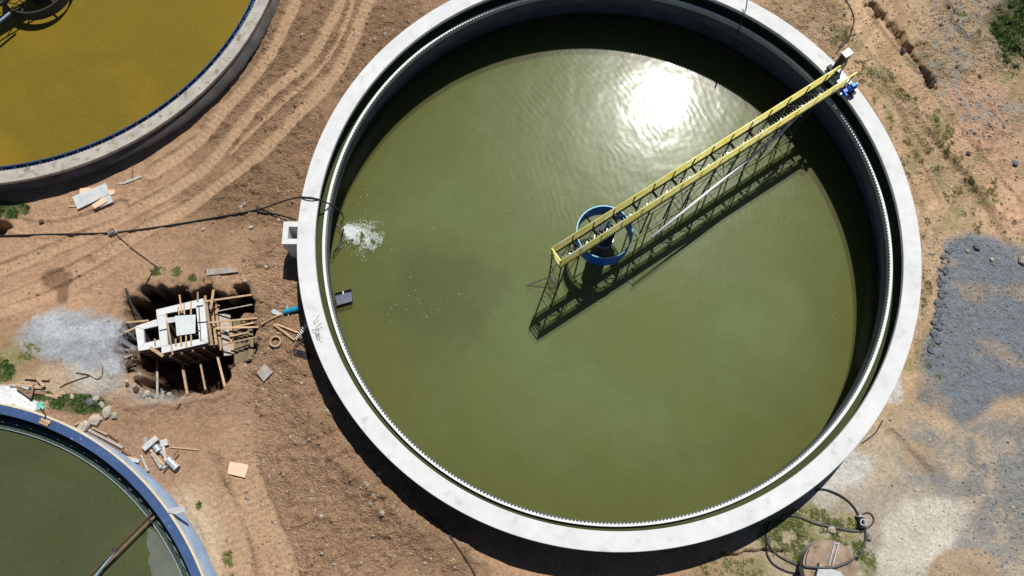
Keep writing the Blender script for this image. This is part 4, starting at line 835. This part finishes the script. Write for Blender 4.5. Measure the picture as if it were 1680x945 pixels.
def stone(px, py, r, ms, label, group):
    p_ = gat(px, py, r * .25); o = bpy.data.objects.new('stone', random.choice(ms)); COL.objects.link(o); o.location = p_; o.scale = (r, r * random.uniform(.8, 1.1), r * random.uniform(.6, .9)); o.rotation_euler = (random.uniform(-.2, .2), random.uniform(-.2, .2), random.uniform(0, 6))
    tag(o, label, 'stone', group)
edge = [(1556, 410, 3), (1552, 430, 4), (1549, 450, 5), (1545, 472, 8), (1544, 490, 8), (1541, 510, 8), (1538, 530, 7), (1533, 550, 5), (1526, 570, 3)]
for (ex, ey, n) in edge:
    for _ in range(n * 2):
        stone(ex + random.gauss(0, 3.6), ey + random.uniform(-10, 10), random.uniform(.07, .2), RM, 'blue grey rubble stone on the left edge of the dark gravel', 'rubble stones along the edge of the gravel')
for (x, y, r, l) in ((1676, 428, .28, 'largest pale stone at the right edge of the dark gravel'), (1602, 406, .2, 'grey stone near the upper end of the dark gravel'), (1627, 426, .12, 'small pale stone on the dark gravel right of the grey stone'), (1587, 412, .14, 'light stone beside the frosty pale corner of the gravel'),
                     (157, 690, .32, 'pale round boulder below the grass by the blue tank'), (138, 702, .42, 'dusty broad boulder touching the blue tank above the planks'), (176, 676, .3, 'whitish broken stone right of the grass by the blue tank'), (188, 682, .2, 'small whitish stone at the end of the grass'), (148, 660, .24, 'grey angular block in the grass by the blue tank'),
                     (158, 654, .18, 'small white stone above the grey angular block'), (168, 664, .2, 'pale stone right of the grey angular block'), (119, 651, .16, 'white stone on the sandy ground right of the timber pile'),
                     (1482, 83, .2, 'dark stone beside the gully'), (1588, 252, .16, 'dark stone by the weeds on the red soil'), (335, 503, .01, ''), (425, 555, .16, 'dark stone at the right edge of the pit'), (64, 413, .12, 'small white stone on the wheel tracks'), (334, 376, .12, 'pale pebble on the soil above the pit'),
                     (412, 373, .14, 'white pebble on the soil left of the inlet box'), (402, 461, .12, 'white pebble above the right end of the pit'), (1364, 869, .22, 'round white stone in the hose loop'), (1427, 881, .2, 'white lump beside the right bend of the hose'), (424, 341, .2, 'dark stone beside the black cable'),
                     (68, 364, .16, 'dark stone on the soil under the white sheets'), (396, 339, .12, 'reddish stone beside the black cable, left of the dark one'), (1570, 110, .12, 'dark pebble above the bare slope'), (1665, 268, .2, 'grey stone at the right edge of the red soil')):
    if l: stone(x, y, r, DM if l.startswith('dark') else RM if l.startswith('grey') else PM, l, 'loose stones')
for _ in range(16): stone(random.gauss(219, 8), random.uniform(562, 640), random.uniform(.1, .28), PM if random.random() < .5 else DM, 'rubble lump on the crumbling left side of the pit', 'rubble lumps on the left side of the pit')
for _ in range(14): stone(random.gauss(256, 14), random.gauss(648, 4), random.uniform(.08, .2), PM if random.random() < .6 else RM, 'grey rubble lump at the lower left lip of the pit', 'grey rubble lumps at the lower left lip of the pit')
# uncountable pebbles and clods
def scatter(n, boxes, rmin, rmax, m, name, label, seed, power=2.5):
    rr = np.random.default_rng(seed); V = []; F = []
    base = np.array([(1, 0, 0), (.2, .9, 0), (-.9, .5, 0), (-.7, -.7, 0), (.4, -.9, 0), (0, 0, .9)])
    tri = [(0, 1, 5), (1, 2, 5), (2, 3, 5), (3, 4, 5), (4, 0, 5)]
    w = np.array([b_[4] for b_ in boxes], float); w /= w.sum(); pick = rr.choice(len(boxes), n, p=w)
    bx_ = np.array([boxes[i][:4] for i in pick], float); U = rr.random((n, 2))
    px = bx_[:, 0] + U[:, 0] * (bx_[:, 2] - bx_[:, 0]); py = bx_[:, 1] + U[:, 1] * (bx_[:, 3] - bx_[:, 1])
    x = (px - 840) / FPX; y = -(py - 472.5) / FPX; dy = y * CT + ST; dz = y * ST - CT; s = (GZ - CAMZ) / dz; gx, gy = s * x, s * dy
    ok = np.ones(n, bool)
    for c, r in ((TC, TR), (UC, UR), (LC, LR)): ok &= np.hypot(gx - c.x, gy - c.y) > r + .1
    gx, gy = gx[ok], gy[ok]; h = height(gx, gy)
    for i in range(len(gx)):
        r = rmin + (rmax - rmin) * rr.random() ** power; a = rr.random() * 6.28; ca_, sa = math.cos(a), math.sin(a)
        q_ = base * (rr.uniform(.7, 1.3, (6, 1))) * r; v = np.stack([q_[:, 0] * ca_ - q_[:, 1] * sa + gx[i], q_[:, 0] * sa + q_[:, 1] * ca_ + gy[i], q_[:, 2] + h[i] - .012], 1)
        o = len(V) * 6; V.append(v); F += [(a_ + o, b_ + o, c_ + o) for a_, b_, c_ in tri]
    me = bpy.data.meshes.new(name); me.from_pydata(np.concatenate(V).tolist(), [], F); me.materials.append(m)
    o = bpy.data.objects.new(name, me); COL.objects.link(o); tag(o, label, 'clods' if 'clod' in name else 'pebbles', kind='stuff')
scatter(7000, [(400, 560, 800, 945, 4), (380, 300, 500, 640, 2), (420, 0, 760, 260, 3), (0, 280, 480, 600, .8), (1240, 0, 1680, 140, 2.2), (1440, 140, 1680, 400, 1)], .02, .1, M['clod'], 'soil_clods', 'loose clods of brown soil strewn over the site', 4)
scatter(650, [(380, 560, 800, 945, 4), (380, 300, 500, 640, 1), (420, 0, 760, 260, 2), (1240, 0, 1680, 140, 2), (1300, 640, 1680, 945, 1)], .045, .13, M['prock'], 'loose_pebbles', 'larger loose pebbles strewn over the brown soil', 15)
scatter(2600, [(1500, 380, 1680, 945, 2), (1300, 640, 1680, 945, 1.4), (1530, 0, 1680, 240, 1.6), (60, 520, 200, 700, .7), (380, 560, 700, 945, .5)], .015, .07, M['prock'], 'pebbles', 'small pale pebbles strewn over the gravel and soil', 5)
scatter(2200, [(1500, 390, 1560, 600, 1.5), (1530, 0, 1680, 130, 1.2), (1580, 160, 1680, 230, 1), (1520, 390, 1680, 640, 2), (1580, 740, 1680, 945, 1)], .02, .08, M['rock'], 'gravel_pebbles', 'dark blue grey pebbles strewn on the gravel', 6)

# ------------------------------------------------------------------ grass and weeds
def tufts(blobs, n, hmin, hmax, m, name, label, seed, spread=.05):
    rr = np.random.default_rng(seed); V = []; F = []
    w = np.array([b_[2] * b_[3] * b_[4] for b_ in blobs], float); w /= w.sum(); pick = rr.choice(len(blobs), n, p=w)
    B_ = np.array([b_[:4] for b_ in blobs], float)[pick]; a = rr.random(n) * 6.283; q_ = np.sqrt(rr.random(n)) ** .9
    px = B_[:, 0] + B_[:, 2] * q_ * np.cos(a); py = B_[:, 1] + B_[:, 3] * q_ * np.sin(a)
    x = (px - 840) / FPX; y = -(py - 472.5) / FPX; dy = y * CT + ST; dz = y * ST - CT; s = (GZ - CAMZ) / dz; gx, gy = s * x, s * dy
    clump = fbm(gx, gy, .45, 3, 200); ok = clump > .46
    for c, r in ((TC, TR), (UC, UR), (LC, LR)): ok &= np.hypot(gx - c.x, gy - c.y) > r + .15
    gx, gy = gx[ok], gy[ok]; h = height(gx, gy)
    for i in range(len(gx)):
        nb = 4; H = rr.uniform(hmin, hmax)
        for k in range(nb):
            t = rr.random() * 6.28; l = H * rr.uniform(.6, 1.1); wd_ = H * .16; dx, dy_ = math.cos(t), math.sin(t); o = len(V)
            V += [(gx[i] - dy_ * wd_, gy[i] + dx * wd_, h[i] - .01), (gx[i] + dy_ * wd_, gy[i] - dx * wd_, h[i] - .01), (gx[i] + dx * l * .8 + dy_ * wd_ * .6, gy[i] + dy_ * l * .8 - dx * wd_ * .6, h[i] + l * .55), (gx[i] + dx * l * 1.2, gy[i] + dy_ * l * 1.2, h[i] + l * .5)]
            F.append((o, o + 1, o + 2, o + 3))
    me = bpy.data.meshes.new(name); me.from_pydata(V, [], F); me.materials.append(m)
    o = bpy.data.objects.new(name, me); COL.objects.link(o); tag(o, label, 'grass', kind='stuff')
tufts([(8, 618, 42, 26, 1)], 2600, .06, .16, M['grass'], 'grass', 'bright green grass above the white powder at the left edge', 1)
tufts([(12, 345, 40, 13, 1)], 1300, .05, .13, M['grass'], 'grass', 'short green grass at the foot of the yellow tank', 2)
tufts([(150, 668, 42, 14, 1), (95, 656, 20, 6, 1)], 1400, .05, .14, M['grass'], 'grass', 'green grass among the boulders by the blue tank', 3)
tufts([(1684, 40, 56, 48, 1), (1668, 60, 34, 50, .25), (1640, 50, 18, 14, .3)], 6500, .06, .2, M['grass'], 'grass', 'dense dark green growth at the top right of the frame', 4)
tufts([(1330, 880, 85, 46, 1), (1400, 925, 36, 36, 1), (1200, 932, 55, 20, .5)], 4200, .04, .12, M['weed'], 'grass', 'dry olive grass around the hose loop', 5)
_r = random.Random(12); wb = []
for (ax, ay, bx_, by_, k) in ((1405, 105, 1470, 200, 14), (1440, 110, 1530, 210, 16), (1490, 205, 1560, 340, 22), (1535, 180, 1600, 300, 18), (1475, 220, 1520, 400, 16), (1560, 300, 1600, 380, 12), (1505, 430, 1530, 620, 22), (1350, 40, 1400, 80, 12), (1560, 20, 1670, 130, 26), (1585, 240, 1640, 330, 10), (1450, 100, 1650, 380, 40)):
    for _ in range(k):
        t = _r.random(); wb.append((ax + (bx_ - ax) * t + _r.gauss(0, 9), ay + (by_ - ay) * t + _r.gauss(0, 9), _r.uniform(2.5, 8), _r.uniform(3, 9), _r.uniform(.4, 1)))
tufts(wb, 5200, .03, .09, M['weed'], 'weeds', 'low olive weeds in rows on the bare slope right of the largest tank', 6)
tufts([(262, 446, 13, 8, 1), (290, 446, 7, 8, 1), (318, 456, 6, 5, 1), (325, 828, 4, 6, 1), (372, 905, 6, 20, 1), (380, 935, 5, 14, 1), (60, 585, 30, 14, .3)], 900, .05, .13, M['weed'], 'weeds', 'few green weeds on the soil around the pit and path', 7)

# ------------------------------------------------------------------ cables, hoses, rods
MC = at(1362, 932, GZ + .75)
def rope(name, pts, r, m, label, cat, org=(0, 0), sc=1, lift=0, closed=False, thing_parent=None, n=6):
    P_ = smooth_pts([(org[0] + a / sc, org[1] + b_ / sc) for a, b_ in pts], 5); W_ = [gat(a, b_, r * .8 + lift) for a, b_ in P_]
    for i_, (a, b_) in enumerate(P_):
        v_ = at(a, b_, GZ + .86)
        if (v_ - MC).xy.length < 1.3: W_[i_] = v_
    zs = np.array([w_.z for w_ in W_]); zs = np.convolve(np.pad(zs, 2, mode='edge'), np.ones(5) / 5, 'valid')
    for w_, z in zip(W_, zs): w_.z = max(w_.z, z)
    mb = MB().tube(W_, r, n)
    return top(name, mb, M[m], label, cat, smooth=True) if label else mb
c1 = [(-10, 388), (60, 385.5), (130, 384), (187, 382), (260, 373), (340, 360), (400, 349), (430, 343)]
W1 = [gat(a, b_, .06) for a, b_ in smooth_pts(c1, 5)]
z8 = lambda a, b_, z: at(430 + a / 2.953, 300 + b_ / 2.953, z)
W1 += [z8(20, 118, -1.9), z8(60, 103, -1.5), z8(110, 86, -1.0), z8(155, 75, -.45), z8(185, 70, -.05), z8(200, 69, .05), z8(240, 72, .05), z8(268, 78, .05), z8(300, 90, -.2), z8(350, 115, -.62), z8(385, 145, -1.8), z8(397, 170, -2.8), z8(385, 190, -3.5), z8(378, 196, -3.7)]
top('pump_hose', MB().tube(W1, .042, 6), M['rubber'], 'black hose crossing the dirt and climbing over the left coping into the water', 'hose', smooth=True)
top('cable', MB().tube([gat(a, b_, .04) for a, b_ in smooth_pts([(418, 345), (432, 349), (450, 351), (470, 356), (486, 361)], 4)], .035, 6), M['rubber'], 'short black cable branching off the hose towards the inlet box', 'cable')
top('cable', MB().tube([z8(188, 74, .03), z8(210, 82, .03), z8(240, 87, .03), z8(270, 84, .03), z8(283, 82, -.1), z8(275, 140, -1.17), z8(318, 122, -.65), z8(335, 108, -.6)], .02, 5), M['rubber'], 'thin loop of cable beside the hose on the left coping', 'cable')
top('hose', MB().tube([at(552 + a, 368 + b_, WZ + .03) for a, b_ in ((0, 0), (8, 8), (12, 18), (10, 28), (3, 38), (-5, 46))], .045, 6), M['hose'], 'curved grey hose floating beside the froth', 'hose')
cp = gat(187, 382, .1); j = thing('hose_coupling', tuple(cp), 'grey metal coupling where the guy cable meets the black hose', 'coupling')
part('body', MB().tube([cp + Vector((-.2, -.08, 0)), cp + Vector((.2, .05, .02))], .1, 10), M['zinc'], j); part('valve_wheel', MB().lathe([(.1, cp.z + .14), (.14, cp.z + .14), (.14, cp.z + .17), (.1, cp.z + .17)], cp, 14), M['steel'], j); part('stem', MB().tube([cp, cp + Vector((0, 0, .15))], .03, 6), M['steel'], j)
top('cable', MB().tube([gat(a, b_, .05) for a, b_ in smooth_pts([(190, 384), (215, 406), (240, 425), (258, 438)], 4)], .025, 5), M['rebar'], 'thin straight cable running from the coupling down to the grass above the pit', 'cable')
top('cable', MB().tube([gat(a, b_, .05) for a, b_ in smooth_pts([(258, 438), (248, 452), (238, 470), (229, 484), (222, 498)], 4)], .035, 5), M['rubber'], 'black cable dropping from the grass into the upper left of the pit', 'cable')
top('wire', MB().tube([at(1227, -6, .6), at(1224, 14, .3), at(1219, 28, .05), at(1213, 45, -.4), at(1205, 62, -2.0), at(1200, 82, -3.48)], .03, 5), M['rubber'], 'thin black wire hanging over the upper coping into the largest tank', 'wire')
rope('cable', [(1384, -6), (1392, 8), (1398, 20), (1401, 34), (1397, 50), (1390, 66), (1378, 80), (1372, 88)], .035, 'rubber', 'black cable coming down the slope to the white cabinet at the bridge end', 'cable')
rope('cable', [(1376, 78), (1386, 66), (1394, 60), (1404, 56)], .03, 'rust', 'rusty twig like wire beside the black cable near the cabinet', 'wire')
rope('cable', [(697, 838), (712, 855), (728, 868), (742, 885), (756, 905), (772, 930), (785, 955)], .035, 'rubber', 'black cable running from the largest tank to the bottom of the frame', 'cable')
o7 = (1240, 780); s7 = 5.727
rope('hose', [(555, 140), (620, 130), (720, 155), (830, 215), (920, 300), (975, 400)], .05, 'rubber', 'black hose arching from the tank shadow to the valve', 'hose', o7, s7)
rope('hose', [(240, 378), (300, 373), (370, 380), (450, 405), (560, 450), (700, 480), (800, 500), (900, 520), (1010, 520)], .06, 'hose', 'nearly straight grey hose running across the grass to the valve', 'hose', o7, s7)
rope('hose', [(1005, 440), (1030, 540), (1022, 620), (990, 700), (920, 780), (830, 830), (730, 862), (600, 866), (480, 855), (380, 835), (270, 785), (180, 730), (120, 650), (105, 570)], .055, 'hose', 'wide loop of grey hose passing over the round manhole', 'hose', o7, s7, lift=0)
rope('hose', [(125, 440), (105, 500), (92, 560), (95, 640), (100, 730), (150, 820), (220, 870), (320, 910), (420, 922)], .045, 'rubber', 'black hose at the left side of the hose loop', 'hose', o7, s7)
rope('hose', [(985, 400), (1010, 362), (1060, 350), (1098, 385), (1104, 430), (1080, 470), (1030, 500)], .04, 'rust', 'small curl of hose right of the valve', 'hose', o7, s7)
rope('cord', [(780, 440), (800, 390), (870, 350), (930, 400), (900, 470), (830, 470), (800, 420), (860, 380), (920, 430), (880, 500), (960, 470)], .014, 'yellowcord', 'tangled yellowish cord left of the valve', 'cord', o7, s7)
rope('cord', [(800, 490), (840, 550), (900, 572), (950, 545), (970, 500)], .016, 'yellowcord', 'hanging bow of yellowish cord under the valve', 'cord', o7, s7)
vp = gat(1240 + 975 / s7, 780 + 440 / s7, .1); v = thing('valve', tuple(vp), 'dark metal valve where the hoses of the loop meet', 'valve')
part('body', MB().tube([vp + Vector((0, .28, .03)), vp + Vector((.02, -.25, .03))], .14, 10), M['steel'], v); part('flange', MB().tube([vp + Vector((0, .3, .03)), vp + Vector((0, .24, .03))], .19, 12), M['zinc'], v); part('flange', MB().tube([vp + Vector((.02, -.2, .03)), vp + Vector((.02, -.26, .03))], .19, 12), M['steel'], v)
part('handwheel', MB().lathe([(.11, vp.z + .3), (.15, vp.z + .3), (.15, vp.z + .33), (.11, vp.z + .33)], vp, 14), M['zinc'], v); part('stem', MB().tube([vp, vp + Vector((0, 0, .32))], .03, 6), M['steel'], v)
rope('steel_rod', [(585, 215), (640, 180), (760, 135), (870, 95), (740, 70)], .03, 'rust', 'hooked rusty rod on the sand above the timber pile', 'rod', o4, s4)
rope('steel_rod', [(870, 95), (940, 130), (990, 95), (996, 0)], .022, 'rust', 'bent thin rod on the pale gravel right of the hooked one', 'rod', o4, s4)
rope('steel_rod', [(725, 270), (760, 245), (795, 215), (815, 180), (830, 155)], .03, 'rebar', 'curved dark rod lying along the lower right outer edge of the largest tank', 'rod', (1180, 640), 3.098)

# ------------------------------------------------------------------ by the left side of the big tank
o6 = (420, 480); s6 = 7.875
def g6(a, b_, l=0): return gat(o6[0] + a / s6, o6[1] + b_ / s6, l)
pp = thing('pipe', tuple(g6(470, 240)), 'bright blue plastic pipe lying at the foot of the largest tank', 'pipe')
part('barrel', MB().tube([g6(375, 258, .16), g6(575, 210, .16)], .13, 14), M['pipeblue'], pp, False); part('socket', MB().tube([g6(560, 214, .16), g6(600, 204, .16)], .15, 14), M['blue'], pp)
sh = thing('shovel', tuple(g6(250, 240)), 'shovel with a grey blade and a wooden handle beside the blue pipe', 'shovel')
part('blade', MB().prism([tuple(g6(a, b_)[:2]) for a, b_ in ((200, 240), (235, 215), (330, 265), (345, 285), (300, 295), (215, 275))][::-1], g6(270, 250).z + .05, g6(270, 250).z + .08), M['zinc'], sh)
part('handle', MB().tube([g6(325, 290, .08), g6(200, 345, .08), g6(75, 415, .07)], .04, 7), M['wood'], sh)
stick('stick', (0, 470), (55, 440), o6, s6, .06, 'owood', 'short dark stick left of the shovel handle', 'stick')
for a, b_, l, w in (((270, 410), (545, 520), 'upper one of two pale bars meeting in a point at the wire mesh', .075), ((235, 415), (505, 615), 'lower one of two pale bars meeting in a point at the wire mesh', .1)):
    stick('bar', a, b_, o6, s6, w, 'wood', l, 'bar', .08)
stick('stake', (405, 170), (425, 312), o6, s6, .05, 'sheet', 'thin white stake crossing under the blue pipe', 'stake', .06)
rc = g6(265, 640, 0); top('concrete_ring', MB().lathe([(.21, rc.z - .02), (.29, rc.z - .02), (.29, rc.z + .2), (.21, rc.z + .2)], rc, 28), mat('tan_ring', lin(168, 140, 112), lin(190, 164, 134), 4, .9), 'small tan ring lying on the soil left of the largest tank', 'ring')
# reinforcement: a ladder of pale strips, a wire mat and a fan of rods reaching over the coping
zc = lambda a, b_, z: at(o6[0] + a / s6, o6[1] + b_ / s6, z)
la = thing('steel_ladder', tuple(g6(505, 630)), 'narrow ladder of pale steel strips leaning against the largest tank', 'ladder')
A1, A2 = zc(490, 600, GZ + .1), zc(655, 365, -.9); B1, B2 = zc(520, 625, GZ + .1), zc(690, 420, -.9)
part('side_rail', MB().bar(A1, A2, .035, .035), M['rebar'], la); part('side_rail', MB().bar(B1, B2, .035, .035), M['rebar'], la)
for k in range(11): t = k / 10.5; part('rung', MB().bar(A1.lerp(A2, t), B1.lerp(B2, t), .07, .03), M['white'], la)
lb_ = thing('wire_mat', tuple(g6(600, 780)), 'mat of reinforcing wire on the soil beside the largest tank', 'wire mesh')
for k in range(4): part('bar', MB().tube([g6(490, 735 + k * 22, .06), g6(600, 760 + k * 26, .1), g6(715, 790 + k * 22, .06)], .022, 5), M['rebar'], lb_)
for k in range(10): part('cross_bar', MB().tube([g6(505 + k * 22, 728 + k * 6, .09), g6(520 + k * 21, 815 + k * 6, .09)], .02, 5), M['rebar'], lb_)
for k, (a, b_) in enumerate([((490, 730), (560, 640)), ((560, 650), (650, 560)), ((570, 660), (680, 720)), ((520, 700), (640, 620))]): part('loose_bar', MB().tube([g6(*a, .12), g6(*b_, .25)], .025, 5), M['rust'], lb_)
rf = thing('rod_bundle', tuple(zc(690, 470, GZ + .2)), 'fan of bent dark rods sticking up over the left coping of the largest tank', 'rods')
root = zc(640, 520, GZ + .3)
for pts in ([(650, 500), (690, 460), (760, 370), (818, 285)], [(660, 580), (720, 530), (790, 440), (855, 385)], [(640, 500), (690, 470), (740, 482), (820, 480)], [(650, 560), (720, 545), (790, 560), (858, 588)], [(640, 400), (662, 362), (685, 325)]):
    zz = [GZ + .9, -.6, .18, .28] if len(pts) == 4 else [-1.6, -1.2, -.8]
    part('rod', MB().tube([root] + [zc(a, b_, z) for (a, b_), z in zip(pts, zz)], .011, 5), M['rebar'], rf)
part('tie_wire', MB().tube([zc(800, 478, .27), zc(812, 520, .26), zc(825, 555, .27)], .012, 4).tube([zc(760, 484, .2), zc(780, 520, .2), zc(800, 562, .2)], .012, 4), M['rebar'], rf)

# ------------------------------------------------------------------ round manhole at the bottom right
mc = MC
mh = thing('manhole', (mc.x, mc.y, GZ - .2), 'round raised concrete manhole at the bottom edge with a metal hatch', 'manhole')
part('wall', MB().tube([(mc.x, mc.y, GZ - .2), (mc.x, mc.y, GZ + .6)], 1.17, 48), M['conc'], mh)
part('slab', MB().tube([(mc.x, mc.y, GZ + .602), (mc.x, mc.y, GZ + .75)], 1.2, 48), mat('dusty_slab', lin(132, 112, 94), lin(178, 156, 134), 1.6, .95, bump=.2, spots=(lin(104, 92, 80), 2.5, .55, .7)), mh)
MZ = GZ + .752
def h7(a, b_, z=MZ): return at(1240 + a / s7, 780 + b_ / s7, z)
part('hatch', MB().prism([tuple(h7(a, b_)[:2]) for a, b_ in ((575, 850), (610, 845), (790, 905), (830, 960), (800, 1010), (560, 1000))][::-1], MZ, MZ + .09), M['sheet'], mh)
for dx in (0, 36):
    part('hatch_rail', MB().bar(h7(742 + dx, 628, MZ + .05), h7(684 + dx, 850, MZ + .05), .05, .09), M['zinc'], mh)
part('hatch_rail', MB().bar(h7(736, 640, MZ + .03), h7(778, 640, MZ + .03), .04, .05), M['zinc'], mh)
part('hinge_bar', MB().bar(h7(592, 822, MZ + .1), h7(560, 945, MZ + .1), .05, .12), M['steel'], mh)
rope_ = MB().tube([h7(a, b_, MZ + .01) for a, b_ in ((500, 700), (480, 740), (468, 800), (475, 880))], .02, 5); part('slab_joint', rope_, M['steel'], mh)
